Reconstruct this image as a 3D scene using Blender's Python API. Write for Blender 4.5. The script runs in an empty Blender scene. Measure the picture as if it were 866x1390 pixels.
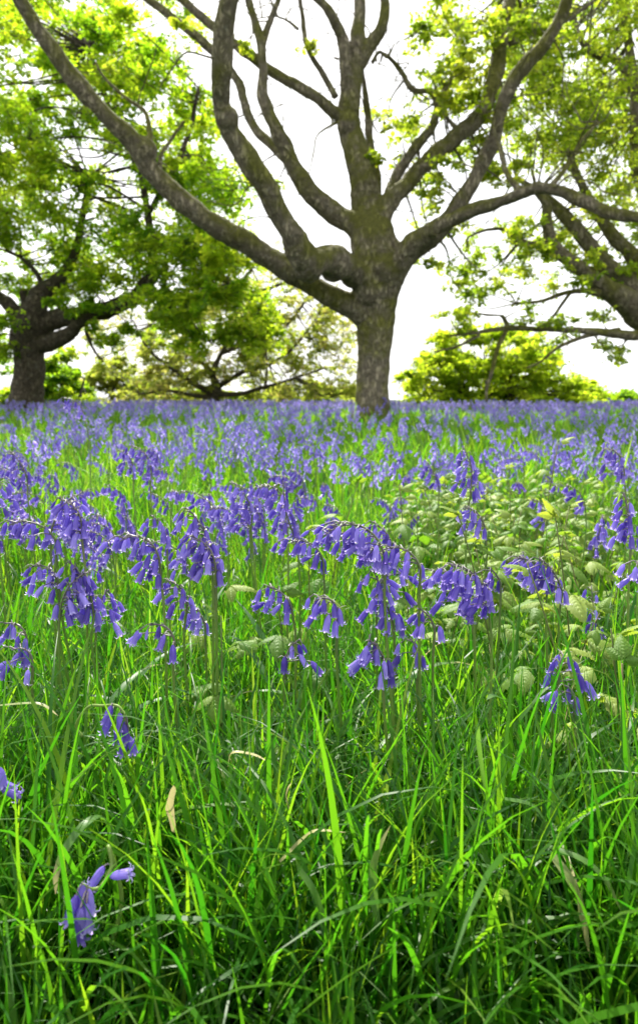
import bpy, math, random
import numpy as np
from mathutils import Vector, Matrix, noise

random.seed(11)
rng = np.random.default_rng(11)
PI = math.pi
scene = bpy.context.scene
COL = scene.collection

# ------------------------------------------------------------------ camera
F_PX, U0, V0, PITCH, CAM_H = 867.0, 433.0, 650.0, math.radians(6.9), 0.55
cd = bpy.data.cameras.new('camera')
cam = bpy.data.objects.new('camera', cd)
COL.objects.link(cam)
cam.location = (0, 0, CAM_H)
cam.rotation_euler = (PI / 2 - PITCH, 0, 0)
cd.sensor_fit = 'VERTICAL'
cd.sensor_height = 36 * 1390 / 1300
cd.sensor_width = cd.sensor_height
cd.lens = F_PX / 1390 * cd.sensor_height
cd.shift_y = -45 / 1390
cd.clip_start = 0.02
cd.clip_end = 3000
cd.dof.use_dof = True
cd.dof.focus_distance = 0.76
cd.dof.aperture_fstop = 7.8
scene.camera = cam

CP, SP = math.cos(PITCH), math.sin(PITCH)


def P(u, v, y):
    """the point at ground distance y that the photograph shows at pixel (u, v)"""
    a, b = (u - U0) / F_PX, (V0 - v) / F_PX
    dx, dy, dz = a, CP + b * SP, -SP + b * CP
    return Vector((dx / dy * y, y, CAM_H + dz / dy * y))


def pix(p):
    y = p[1] * CP - (p[2] - CAM_H) * SP
    z = p[1] * SP + (p[2] - CAM_H) * CP
    return U0 + F_PX * p[0] / y, V0 - F_PX * z / y


def ground(x, y):
    q = np.clip((y - 2.8) / 6.0, 0, 1)                 # the meadow rises gently towards the oaks
    return .17 * q * q * (3 - 2 * q) + 0.018 * np.sin(1.9 * x + 0.6) * np.cos(1.4 * y + 0.3) + 0.010 * np.sin(4.3 * x - 3.1 * y) + 0.006 * np.cos(7.7 * x + 5.0 * y)


# ------------------------------------------------------------------ mesh helpers
def mesh_np(name, V, F, mat, uv=None, rnd=None, smooth=True):
    V = np.asarray(V, np.float32).reshape(-1, 3)
    F = np.asarray(F, np.int32)
    k = F.shape[1]
    me = bpy.data.meshes.new(name)
    me.vertices.add(len(V))
    me.vertices.foreach_set('co', V.ravel())
    me.loops.add(F.size)
    me.loops.foreach_set('vertex_index', F.ravel())
    me.polygons.add(len(F))
    me.polygons.foreach_set('loop_start', np.arange(0, F.size, k, dtype=np.int32))
    me.polygons.foreach_set('use_smooth', np.full(len(F), smooth))
    if uv is not None:
        l = me.uv_layers.new(name='UVMap')
        l.data.foreach_set('uv', np.asarray(uv, np.float32)[F.ravel()].ravel())
    if rnd is not None:
        a = me.attributes.new('rnd', 'FLOAT', 'POINT')
        a.data.foreach_set('value', np.asarray(rnd, np.float32).ravel())
    me.update(calc_edges=True)
    me.validate()
    if mat is not None:
        me.materials.append(mat)
    return me


def link(name, me, parent=None):
    o = bpy.data.objects.new(name, me)
    COL.objects.link(o)
    if parent is not None:
        o.parent = parent
    return o


def tag(o, label=None, cat=None, group=None, kind=None):
    if label: o['label'] = label
    if cat: o['category'] = cat
    if group: o['group'] = group
    if kind: o['kind'] = kind
    return o


def thing(name, loc, label, cat, group=None, rz=0.0):
    o = bpy.data.objects.new(name, None)
    COL.objects.link(o)
    o.empty_display_size = 0.05
    o.location = loc
    o.rotation_euler = (0, 0, rz)
    return tag(o, label, cat, group)


class Acc:
    """gathers quads, uvs and a per-point random value into one mesh"""
    def __init__(s):
        s.V, s.F, s.U, s.R, s.n = [], [], [], [], 0

    def add(s, V, F, U=None, R=None):
        V = np.asarray(V, np.float64).reshape(-1, 3)
        s.V.append(V); s.F.append(np.asarray(F) + s.n)
        s.U.append(np.zeros((len(V), 2)) if U is None else np.asarray(U))
        s.R.append(np.zeros(len(V)) if R is None else np.broadcast_to(np.asarray(R, float), (len(V),)))
        s.n += len(V)

    def mesh(s, name, mat, smooth=True, offset=None):
        V = np.concatenate(s.V)
        if offset is not None: V = V - np.asarray(offset)
        return mesh_np(name, V, np.concatenate(s.F), mat, np.concatenate(s.U), np.concatenate(s.R), smooth)


def catmull(pts, n):
    """resample a polyline of rows (any width) smoothly, n samples per span"""
    p = np.asarray(pts, float)
    q = np.vstack([2 * p[0] - p[1], p, 2 * p[-1] - p[-2]])
    out = []
    for i in range(1, len(q) - 2):
        a, b, c, d = q[i - 1], q[i], q[i + 1], q[i + 2]
        for t in np.linspace(0, 1, n, endpoint=False):
            out.append(0.5 * (2 * b + (c - a) * t + (2 * a - 5 * b + 4 * c - d) * t * t + (3 * b - a - 3 * c + d) * t ** 3))
    out.append(p[-1])
    return np.array(out)


def tube(P3, R, sides=8, rough=0.0, seed=0, closed=True):
    P3 = np.asarray(P3, float); R = np.asarray(R, float)
    n = len(P3)
    T = np.gradient(P3, axis=0)
    T /= np.linalg.norm(T, axis=1)[:, None] + 1e-12
    N = np.zeros_like(T)
    a = np.array([0, 0, 1.0]) if abs(T[0][2]) < 0.9 else np.array([1.0, 0, 0])
    v = np.cross(T[0], a); v /= np.linalg.norm(v)
    for i in range(n):
        v = v - T[i] * v.dot(T[i]); v /= np.linalg.norm(v) + 1e-12
        N[i] = v
    B = np.cross(T, N)
    ang = np.arange(sides) / sides * 2 * PI
    rr = R[:, None] * np.ones(sides)[None]
    if rough:
        for i in range(n):
            for j in range(sides):
                c = P3[i] + (N[i] * math.cos(ang[j]) + B[i] * math.sin(ang[j])) * R[i]
                rr[i, j] *= 1 + rough * (noise.noise(Vector(c * (0.55 / max(R[i], 0.02))) + Vector((seed, 0, 0))) * 1.0 + 0.5 * noise.noise(Vector(c * (1.7 / max(R[i], 0.02)))))
    V = P3[:, None] + rr[..., None] * (N[:, None] * np.cos(ang)[None, :, None] + B[:, None] * np.sin(ang)[None, :, None])
    V = V.reshape(-1, 3)
    F = []
    i, j = np.meshgrid(np.arange(n - 1), np.arange(sides), indexing='ij')
    i, j = i.ravel(), j.ravel(); jn = (j + 1) % sides
    F = np.stack([i * sides + j, i * sides + jn, (i + 1) * sides + jn, (i + 1) * sides + j], 1)
    L = np.concatenate([[0], np.cumsum(np.linalg.norm(np.diff(P3, axis=0), axis=1))])
    U = np.stack([np.tile(np.arange(sides) / sides, n), np.repeat(L / max(L[-1], 1e-9), sides)], 1)
    if closed:
        caps = []
        for base, rev in ((0, True), ((n - 1) * sides, False)):
            c = len(V)
            V = np.vstack([V, P3[0 if rev else -1][None]]); U = np.vstack([U, [[0.5, 0.0 if rev else 1.0]]])
            for k in range(0, sides, 2):
                a0, a1, a2 = base + k, base + (k + 1) % sides, base + (k + 2) % sides
                caps.append([c, a2, a1, a0] if rev else [c, a0, a1, a2])
        F = np.vstack([F, caps])
    return V, F, U


def frames(Y, Zhint=None, roll=None):
    """rotation matrices (columns x, y, z) whose y axis follows Y"""
    Y = np.asarray(Y, float); Y = Y / (np.linalg.norm(Y, axis=1)[:, None] + 1e-12)
    Z = np.tile([0, 0, 1.0], (len(Y), 1)) if Zhint is None else np.asarray(Zhint, float)
    X = np.cross(Y, Z)
    bad = np.linalg.norm(X, axis=1) < 1e-3
    X[bad] = [1, 0, 0]
    X /= np.linalg.norm(X, axis=1)[:, None]
    Z = np.cross(X, Y)
    if roll is not None:
        c, s = np.cos(roll)[:, None], np.sin(roll)[:, None]
        X, Z = X * c + Z * s, Z * c - X * s
    return np.stack([X, Y, Z], 2)


def instances(TV, TF, R, T, S):
    """copies of a template (Nv,3),(Nf,4) under rotations R, places T, scales S -> V, F"""
    V = np.einsum('nij,kj->nki', R, TV) * np.asarray(S)[:, None, None] + T[:, None, :]
    F = TF[None] + (np.arange(len(T)) * len(TV))[:, None, None]
    return V.reshape(-1, 3), F.reshape(-1, TF.shape[1])


# ------------------------------------------------------------------ materials
def new_mat(name):
    m = bpy.data.materials.new(name); m.use_nodes = True
    nt = m.node_tree; nt.nodes.clear()
    out = nt.nodes.new('ShaderNodeOutputMaterial')
    return m, nt, out


def N(nt, t, **kw):
    n = nt.nodes.new(t)
    for k, v in kw.items():
        if k.startswith('i_'):
            n.inputs[k[2:].replace('_', ' ')].default_value = v
        else:
            setattr(n, k, v)
    return n


def ramp(nt, fac, stops):
    r = nt.nodes.new('ShaderNodeValToRGB')
    e = r.color_ramp.elements
    while len(e) < len(stops): e.new(0.5)
    for x, (p, c) in zip(e, stops):
        x.position = p; x.color = (*c, 1)
    nt.links.new(fac, r.inputs[0])
    return r.outputs[0]


def leafy(name, stops, trans_stops, trans=0.45, rough=0.45, spec=0.35, along=None, per_object=False, bump=None):
    """two-sided plant tissue: glossy reflecting face plus light passing through; pigment varies by point (rnd)"""
    m, nt, out = new_mat(name)
    L = nt.links
    at = N(nt, 'ShaderNodeAttribute', attribute_name='rnd')
    fac = at.outputs['Fac']
    if per_object:
        oi = N(nt, 'ShaderNodeObjectInfo')
        ad = N(nt, 'ShaderNodeMath', operation='ADD'); ad.use_clamp = True
        mu = N(nt, 'ShaderNodeMath', operation='MULTIPLY_ADD'); mu.inputs[1].default_value = 1.0; mu.inputs[2].default_value = -0.5
        L.new(oi.outputs['Random'], mu.inputs[0]); L.new(mu.outputs[0], ad.inputs[0]); L.new(fac, ad.inputs[1])
        fac = ad.outputs[0]
    c1 = ramp(nt, fac, stops); c2 = ramp(nt, fac, trans_stops)
    if along is not None:
        uv = N(nt, 'ShaderNodeUVMap'); sx = N(nt, 'ShaderNodeSeparateXYZ')
        L.new(uv.outputs[0], sx.inputs[0])
        for which in (0, 1):
            f = ramp(nt, sx.outputs[1], along[1])
            mx = N(nt, 'ShaderNodeMix', data_type='RGBA', blend_type='MULTIPLY' if along[0] == 'MULTIPLY' else 'MIX')
            mx.inputs[0].default_value = 1.0
            src = (c1, c2)[which]
            L.new(src, mx.inputs[6]); L.new(f, mx.inputs[7])
            if which == 0: c1 = mx.outputs[2]
            else: c2 = mx.outputs[2]
    b = N(nt, 'ShaderNodeBsdfPrincipled')
    b.inputs['Roughness'].default_value = rough
    b.inputs['Specular IOR Level'].default_value = spec
    L.new(c1, b.inputs['Base Color'])
    t = N(nt, 'ShaderNodeBsdfTranslucent')
    L.new(c2, t.inputs[0])
    if bump:
        tx = N(nt, 'ShaderNodeTexNoise'); tx.inputs['Scale'].default_value = bump[0]
        bp = N(nt, 'ShaderNodeBump'); bp.inputs['Strength'].default_value = bump[1]
        bp.inputs['Distance'].default_value = bump[2]
        L.new(tx.outputs[0], bp.inputs['Height']); L.new(bp.outputs[0], b.inputs['Normal'])
    mix = N(nt, 'ShaderNodeMixShader'); mix.inputs[0].default_value = trans
    L.new(b.outputs[0], mix.inputs[1]); L.new(t.outputs[0], mix.inputs[2])
    L.new(mix.outputs[0], out.inputs[0])
    return m


M = {}
M['grass'] = leafy('grass_blade',
    [(0, (.018, .085, .006)), (.45, (.042, .135, .008)), (.8, (.090, .180, .012)), (.93, (.13, .20, .03)), (.97, (.42, .34, .16)), (1, (.50, .40, .20))],
    [(0, (.04, .24, .006)), (.45, (.125, .38, .008)), (.8, (.32, .54, .014)), (.93, (.30, .50, .05)), (.97, (.45, .36, .15)), (1, (.5, .4, .2))],
    trans=.55, rough=.40, spec=.32)
M['strap'] = leafy('bluebell_leaf',
    [(0, (.025, .085, .018)), (.5, (.04, .12, .025)), (.8, (.07, .15, .03)), (.9, (.30, .30, .12)), (1, (.55, .45, .22))],
    [(0, (.06, .26, .02)), (.5, (.11, .36, .03)), (.8, (.20, .42, .04)), (.9, (.42, .40, .15)), (1, (.5, .42, .2))],
    trans=.38, rough=.42, spec=.3)
M['petal'] = leafy('bluebell_petal',
    [(0, (.105, .065, .37)), (.5, (.195, .14, .53)), (1, (.35, .29, .71))],
    [(0, (.19, .10, .61)), (.5, (.295, .195, .79)), (1, (.43, .33, .90))],
    trans=.42, rough=.38, spec=.45, per_object=True,
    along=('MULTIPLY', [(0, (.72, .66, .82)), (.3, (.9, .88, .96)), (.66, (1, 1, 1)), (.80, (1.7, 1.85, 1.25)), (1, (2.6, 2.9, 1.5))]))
M['petal_far'] = leafy('bluebell_petal_far_haze',  # distant petals: hazy backlit brightness put into the paler colour
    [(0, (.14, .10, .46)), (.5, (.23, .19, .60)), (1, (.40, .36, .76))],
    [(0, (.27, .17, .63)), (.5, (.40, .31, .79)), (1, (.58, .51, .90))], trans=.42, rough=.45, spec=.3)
M['stem'] = leafy('bluebell_stem',
    [(0, (.13, .23, .04)), (1, (.19, .27, .06))], [(0, (.2, .42, .05)), (1, (.28, .46, .07))], trans=.25, rough=.4, spec=.4,
    along=('MULTIPLY', [(0, (1, 1, 1)), (.66, (1, 1, 1)), (.84, (.9, .7, 1.4)), (1, (1.0, .5, 3.6))]))
M['bramble'] = leafy('bramble_leaf',
    [(0, (.060, .150, .012)), (.5, (.12, .215, .024)), (1, (.23, .31, .06))],
    [(0, (.18, .42, .015)), (.5, (.32, .52, .03)), (1, (.48, .60, .05))],
    trans=.42, rough=.45, spec=.32, per_object=True, bump=(600, .35, .0006))
M['bramble_stem'] = leafy('bramble_stem', [(0, (.12, .16, .04)), (1, (.18, .15, .06))], [(0, (.15, .25, .04)), (1, (.2, .2, .06))], trans=.1, rough=.5)
M['oak_leaf'] = leafy('oak_leaf',
    [(0, (.050, .115, .012)), (.5, (.075, .14, .014)), (1, (.11, .16, .018))],
    [(0, (.26, .52, .012)), (.5, (.42, .62, .016)), (1, (.58, .68, .03))], trans=.68, rough=.45, spec=.3)
M['young_leaf'] = leafy('young_leaf',
    [(0, (.06, .11, .015)), (.5, (.09, .135, .02)), (1, (.12, .15, .03))],
    [(0, (.30, .48, .02)), (.5, (.42, .56, .025)), (1, (.56, .62, .04))], trans=.64, rough=.5, spec=.25)
M['pale_leaf'] = leafy('pale_leaf',
    [(0, (.09, .12, .02)), (.5, (.12, .13, .035)), (1, (.15, .125, .055))],
    [(0, (.36, .50, .03)), (.5, (.50, .56, .06)), (1, (.58, .50, .13))], trans=.65, rough=.5, spec=.25)


def bark(name, dark, light, moss, moss_amt, scale=1.0, bstr=.9):
    m, nt, out = new_mat(name); L = nt.links
    tc = N(nt, 'ShaderNodeTexCoord')
    mp = N(nt, 'ShaderNodeMapping'); mp.inputs['Scale'].default_value = (scale, scale, scale * .28)
    L.new(tc.outputs['Object'], mp.inputs[0])
    vo = N(nt, 'ShaderNodeTexVoronoi', feature='DISTANCE_TO_EDGE'); vo.inputs['Scale'].default_value = 20
    n0 = N(nt, 'ShaderNodeTexNoise'); n0.inputs['Scale'].default_value = 9; n0.inputs['Detail'].default_value = 6; n0.inputs['Roughness'].default_value = .65
    mv = N(nt, 'ShaderNodeMix', data_type='RGBA'); mv.inputs[0].default_value = .25
    L.new(mp.outputs[0], n0.inputs['Vector'])
    L.new(mp.outputs[0], mv.inputs[6]); L.new(n0.outputs['Color'], mv.inputs[7]); L.new(mv.outputs[2], vo.inputs['Vector'])
    crack = ramp(nt, vo.outputs['Distance'], [(0, (0, 0, 0)), (.22, (1, 1, 1))])
    n1 = N(nt, 'ShaderNodeTexNoise'); n1.inputs['Scale'].default_value = 14 * scale; n1.inputs['Detail'].default_value = 8; n1.inputs['Roughness'].default_value = .7
    L.new(tc.outputs['Object'], n1.inputs['Vector'])
    base = ramp(nt, n1.outputs['Fac'], [(.3, dark), (.7, light)])
    mc = N(nt, 'ShaderNodeMix', data_type='RGBA', blend_type='MULTIPLY'); mc.inputs[0].default_value = .38
    L.new(base, mc.inputs[6]); L.new(crack, mc.inputs[7])
    # lichen spots
    n3 = N(nt, 'ShaderNodeTexNoise'); n3.inputs['Scale'].default_value = 11; n3.inputs['Detail'].default_value = 9; n3.inputs['Roughness'].default_value = .7
    L.new(tc.outputs['Object'], n3.inputs['Vector'])
    lich = ramp(nt, n3.outputs['Fac'], [(.56, (0, 0, 0)), (.66, (1, 1, 1))])
    ml = N(nt, 'ShaderNodeMix', data_type='RGBA'); ml.inputs[7].default_value = (.34, .35, .27, 1)
    lf = N(nt, 'ShaderNodeMath', operation='MULTIPLY'); lf.inputs[1].default_value = .30
    L.new(lich, lf.inputs[0]); L.new(lf.outputs[0], ml.inputs[0]); L.new(mc.outputs[2], ml.inputs[6])
    # moss in patches, more where a surface faces up
    n2 = N(nt, 'ShaderNodeTexNoise'); n2.inputs['Scale'].default_value = 1.7; n2.inputs['Detail'].default_value = 7; n2.inputs['Roughness'].default_value = .68
    L.new(tc.outputs['Object'], n2.inputs['Vector'])
    ge = N(nt, 'ShaderNodeNewGeometry'); sx = N(nt, 'ShaderNodeSeparateXYZ'); L.new(ge.outputs['Normal'], sx.inputs[0])
    ma = N(nt, 'ShaderNodeMath', operation='MULTIPLY_ADD'); ma.inputs[1].default_value = .16
    L.new(sx.outputs[2], ma.inputs[0]); L.new(n2.outputs['Fac'], ma.inputs[2])
    mf = ramp(nt, ma.outputs[0], [(.60 - moss_amt, (0, 0, 0)), (.76 - moss_amt, (1, 1, 1))])
    mossc = ramp(nt, n1.outputs['Fac'], [(.3, tuple(c * .55 for c in moss)), (.7, moss)])
    mm = N(nt, 'ShaderNodeMix', data_type='RGBA'); L.new(mf, mm.inputs[0]); L.new(ml.outputs[2], mm.inputs[6]); L.new(mossc, mm.inputs[7])
    b = N(nt, 'ShaderNodeBsdfPrincipled'); b.inputs['Roughness'].default_value = .85; b.inputs['Specular IOR Level'].default_value = .2
    L.new(mm.outputs[2], b.inputs['Base Color'])
    hs = N(nt, 'ShaderNodeMath', operation='MULTIPLY_ADD'); hs.inputs[1].default_value = .5
    L.new(n1.outputs['Fac'], hs.inputs[0]); L.new(crack, hs.inputs[2])
    bp = N(nt, 'ShaderNodeBump'); bp.inputs['Strength'].default_value = bstr; bp.inputs['Distance'].default_value = .05
    L.new(hs.outputs[0], bp.inputs['Height']); L.new(bp.outputs[0], b.inputs['Normal'])
    L.new(b.outputs[0], out.inputs[0])
    return m


M['bark'] = bark('oak_bark', (.13, .108, .072), (.37, .32, .22), (.17, .17, .035), .18, 1.0, .8)
M['bark_far'] = bark('old_oak_bark', (.055, .044, .028), (.17, .14, .09), (.07, .075, .018), .04)


def soil():
    m, nt, out = new_mat('meadow_soil'); L = nt.links
    tc = N(nt, 'ShaderNodeTexCoord')
    n1 = N(nt, 'ShaderNodeTexNoise'); n1.inputs['Scale'].default_value = 9; n1.inputs['Detail'].default_value = 9
    L.new(tc.outputs['Object'], n1.inputs['Vector'])
    c = ramp(nt, n1.outputs['Fac'], [(.3, (.018, .022, .008)), (.55, (.03, .055, .012)), (.75, (.05, .06, .02))])
    b = N(nt, 'ShaderNodeBsdfPrincipled'); b.inputs['Roughness'].default_value = .95; b.inputs['Specular IOR Level'].default_value = .1
    bp = N(nt, 'ShaderNodeBump'); bp.inputs['Strength'].default_value = .8; bp.inputs['Distance'].default_value = .02
    L.new(n1.outputs['Fac'], bp.inputs['Height']); L.new(bp.outputs[0], b.inputs['Normal'])
    L.new(c, b.inputs['Base Color']); L.new(b.outputs[0], out.inputs[0])
    return m


M['soil'] = soil()

# ------------------------------------------------------------------ light
SUN_EL, SUN_AZ = math.radians(52), math.radians(-14)      # azimuth from +Y (ahead), negative = to the left
sd = Vector((math.sin(SUN_AZ) * math.cos(SUN_EL), math.cos(SUN_AZ) * math.cos(SUN_EL), math.sin(SUN_EL)))
ld = bpy.data.lights.new('sun', 'SUN'); ld.energy = 5.0; ld.angle = math.radians(.6); ld.color = (1, .95, .86)
lo = bpy.data.objects.new('sun', ld); COL.objects.link(lo)
lo.rotation_euler = sd.to_track_quat('Z', 'Y').to_euler()
lo.location = sd * 40
w = bpy.data.worlds.new('World'); scene.world = w; w.use_nodes = True
nt = w.node_tree; nt.nodes.clear(); L = nt.links
wo = nt.nodes.new('ShaderNodeOutputWorld'); bg = nt.nodes.new('ShaderNodeBackground')
sky = nt.nodes.new('ShaderNodeTexSky'); sky.sky_type = 'NISHITA'; sky.sun_disc = False
sky.sun_elevation = SUN_EL; sky.sun_rotation = SUN_AZ; sky.air_density = 1.0; sky.dust_density = 6.0; sky.ozone_density = 1.0
# thin bright cloud veil over the blue
tc = nt.nodes.new('ShaderNodeTexCoord'); cn = nt.nodes.new('ShaderNodeTexNoise')
cn.inputs['Scale'].default_value = 2.2; cn.inputs['Detail'].default_value = 7; cn.inputs['Roughness'].default_value = .55
L.new(tc.outputs['Generated'], cn.inputs['Vector'])
cf = ramp(nt, cn.outputs['Fac'], [(.25, (.55, .55, .55)), (.62, (.95, .95, .95))])
mx = nt.nodes.new('ShaderNodeMix'); mx.data_type = 'RGBA'
L.new(cf, mx.inputs[0]); L.new(sky.outputs[0], mx.inputs[6]); mx.inputs[7].default_value = (7.4, 7.5, 7.6, 1)
L.new(mx.outputs[2], bg.inputs['Color']); bg.inputs['Strength'].default_value = .12
L.new(bg.outputs[0], wo.inputs['Surface'])
vs = scene.view_settings
vs.view_transform = 'Standard'; vs.look = 'None'; vs.gamma = 1; vs.use_curve_mapping = False
vs.exposure = 1.2
scene.render.engine = 'CYCLES'
cy = scene.cycles
cy.use_denoising = True
cy.max_bounces = 7; cy.diffuse_bounces = 4; cy.transmission_bounces = 5; cy.glossy_bounces = 2
cy.sample_clamp_indirect = 6.0
cy.use_adaptive_sampling = True; cy.adaptive_threshold = 0.02

# ------------------------------------------------------------------ ground
gx = np.sign(np.linspace(-1, 1, 181)) * np.abs(np.linspace(-1, 1, 181)) ** 3.2 * 600
gy = np.concatenate([np.linspace(-400, -2, 40) , np.linspace(-1.5, 12, 120), 12 + (np.linspace(0.02, 1, 60) ** 2.5) * 900])
X, Y = np.meshgrid(gx, gy)
Z = ground(X, Y)
i, j = np.meshgrid(np.arange(len(gy) - 1), np.arange(len(gx) - 1), indexing='ij')
n = len(gx); i, j = i.ravel(), j.ravel()
me = mesh_np('ground', np.stack([X, Y, Z], -1).reshape(-1, 3), np.stack([i * n + j, i * n + j + 1, (i + 1) * n + j + 1, (i + 1) * n + j], 1), M['soil'])
tag(link('ground', me), kind='structure')

# ------------------------------------------------------------------ bluebells
BELL_L = 0.0185


def bell_mesh(name, mat, rows, cols, flare=1.0, closed=0.0, seed=0):
    """one hanging bell: six petals that part below the middle and curl back at the tip; mouth towards -Z"""
    r_ = random.Random(seed)
    a = Acc()
    for k in range(6):
        inner = k % 2
        th0 = k * PI / 3
        V, U = [], []
        ts = np.linspace(0, 1, rows)
        for t in ts:
            if t < .68:
                q = t / .68
                rad = .0011 + .0022 * math.sin(min(q * 2.2, 1.0) * PI / 2) ** .8 + .0002 * q - closed * .0011 * q
                z = -BELL_L * .86 * q
            else:
                q = (t - .68) / .32
                ang = q * 3.1 * flare * (1 - closed)
                rc = .0020
                rad = .0034 - closed * .0016 * (1 + q) + rc * (1 - math.cos(ang))
                z = -BELL_L * .86 - rc * math.sin(ang) - closed * q * .003
            rad -= .00022 * inner
            hw = (PI / 6 * 1.12) if t < .45 else (PI / 6 * 1.12) * max(.10, 1 - ((t - .45) / .55) ** 1.7 * .92)
            if t > .7: hw *= .0036 / max(rad, .0036)
            for c in np.linspace(-1, 1, cols):
                th = th0 + c * hw
                bulge = 1 + (.05 * (1 - c * c) if cols > 2 else 0)
                V.append((math.cos(th) * rad * bulge, math.sin(th) * rad * bulge, z)); U.append((c * .5 + .5, t))
        Fq = [[i * cols + j, i * cols + j + 1, (i + 1) * cols + j + 1, (i + 1) * cols + j] for i in range(rows - 1) for j in range(cols - 1)]
        a.add(V, Fq, U, .45 + .1 * r_.random())
    return a


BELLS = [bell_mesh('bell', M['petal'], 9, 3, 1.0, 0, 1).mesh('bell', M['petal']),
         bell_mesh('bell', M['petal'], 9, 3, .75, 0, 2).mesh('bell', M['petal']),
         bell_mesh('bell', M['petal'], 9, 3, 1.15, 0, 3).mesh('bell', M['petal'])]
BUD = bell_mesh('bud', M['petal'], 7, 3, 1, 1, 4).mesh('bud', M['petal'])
_mid = bell_mesh('bell', M['petal_far'], 5, 2, .9, 0, 5)
MIDV, MIDF, MIDU = np.concatenate(_mid.V), np.concatenate(_mid.F), np.concatenate(_mid.U)


def far_bell(sides=4):
    V, Fq = [], []
    for z, r in ((0, .0014), (-.008, .0042), (-.0165, .0044), (-.0185, .0078)):
        for k in range(sides):
            V.append((math.cos(k * 2 * PI / sides) * r, math.sin(k * 2 * PI / sides) * r, z))
    for i in range(3):
        for k in range(sides):
            Fq.append([i * sides + k, i * sides + (k + 1) % sides, (i + 1) * sides + (k + 1) % sides, (i + 1) * sides + k])
    return np.array(V), np.array(Fq)


FARV, FARF = far_bell(4)


def bell_rot(axis, spin, s):
    """matrix whose -Z runs along axis"""
    z = -Vector(axis).normalized()
    x = z.cross(Vector((.37, .61, .2))).normalized(); y = z.cross(x)
    R = Matrix((x, y, z)).transposed() @ Matrix.Rotation(spin, 3, 'Z')
    return R * s


def make_plant(r_, height, arch, race, n, az=0.0, lean=(0, 0), stem_r=.0021, sides=7, detail=True, tight=1.0):
    """stem curve + bells of one bluebell, base at the origin. arch: final bend in radians (0 upright, 2.4 hooks right over), towards az.
    lean: horizontal shift of the base against the head. returns stem Acc and bells [(place, axis, scale, kind)]"""
    d = Vector((math.cos(az), math.sin(az), 0))
    m = 14
    seg = race / m
    p = Vector((0, 0, 0)); pts = [p.copy()]
    ex = r_.uniform(.75, 1.9); wv = r_.uniform(-.25, .25)
    for k in range(1, m + 1):
        s = k / m
        th = .06 + arch * (s ** ex) + wv * math.sin(s * 5)
        p = p + (Vector((0, 0, 1)) * math.cos(th) + d * math.sin(th)) * seg
        pts.append(p.copy())
    top = max(q.z for q in pts)
    low_h = max(.04, height - top)
    # lower part: a gentle curve from the base up to the flowering part
    b = Vector((lean[0], lean[1], 0)); lower = []
    wob = Vector((r_.uniform(-1, 1), r_.uniform(-1, 1), 0)) * low_h * .018
    for k in range(10):
        t = k / 10
        lower.append(b * ((1 - t) ** 1.4) + Vector((0, 0, low_h * t)) + wob * math.sin(t * PI * 1.7))
    allp = [q for q in lower] + [Vector((0, 0, low_h)) + q for q in pts]
    off = lower[0].copy()
    allp = [q - off for q in allp]
    A = np.array(allp); ntot = len(A)
    R = np.array([stem_r * (1 - .28 * i / 9) if i < 10 else stem_r * .72 * (1 - .55 * (i - 10) / m) for i in range(ntot)])
    acc = Acc()
    V, Fq, U = tube(A, R, sides)
    acc.add(V, Fq, U, r_.random())
    bells = []
    for k in range(n):
        f = (k + .5 * r_.random()) / n
        s = .04 + .95 * f
        x = s * m; i0 = min(int(x), m - 1); fr = x - i0
        q = A[10 + i0] * (1 - fr) + A[11 + i0] * fr
        phi = k * 2.4 + r_.uniform(-.9, .9)
        o = Vector((math.cos(phi), math.sin(phi), 0))
        side = d * (.55 + .35 * r_.random()) * min(1.0, .25 + arch * .5)
        o = (o * .75 + side)
        ped = (.011 - .005 * f) * tight * r_.uniform(.6, 2.0)
        sc = (1.08 - .28 * f) * r_.uniform(.88, 1.1)
        tip = Vector(q) + o * ped + Vector((0, 0, .003 - .006 * f))
        if detail:
            mid = Vector(q) + o * ped * .55 + Vector((0, 0, .004))
            V, Fq, U = tube(np.array([q, mid, tip]), [.0008, .0006, .0008], 4, closed=False)
            U[:, 1] = .97
            acc.add(V, Fq, U, .5)
            if r_.random() < .8:     # bract
                e = o.normalized(); sd_ = e.cross(Vector((0, 0, 1))) * .0011
                t0 = Vector(q); t1 = t0 + e * .006 + Vector((0, 0, .004)); t2 = t0 + e * .011 + Vector((0, 0, .0015 + .004 * r_.random()))
                acc.add([t0 - sd_ * .6, t0 + sd_ * .6, t1 + sd_, t1 - sd_, t2 + sd_ * .2, t2 - sd_ * .2], [[0, 1, 2, 3], [3, 2, 4, 5]], np.full((6, 2), (.5, .93)), .5)
        axis = Vector((0, 0, -1)) + o * (.25 + .75 * r_.random() ** 1.6) * (1.2 - .4 * f)
        kind = 'bud' if (f > .86 and r_.random() < .6) else 'bell'
        if kind == 'bud': sc *= .8
        bells.append((tip, axis, sc, kind, r_.uniform(0, 6.28)))
    return acc, bells, A


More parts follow.
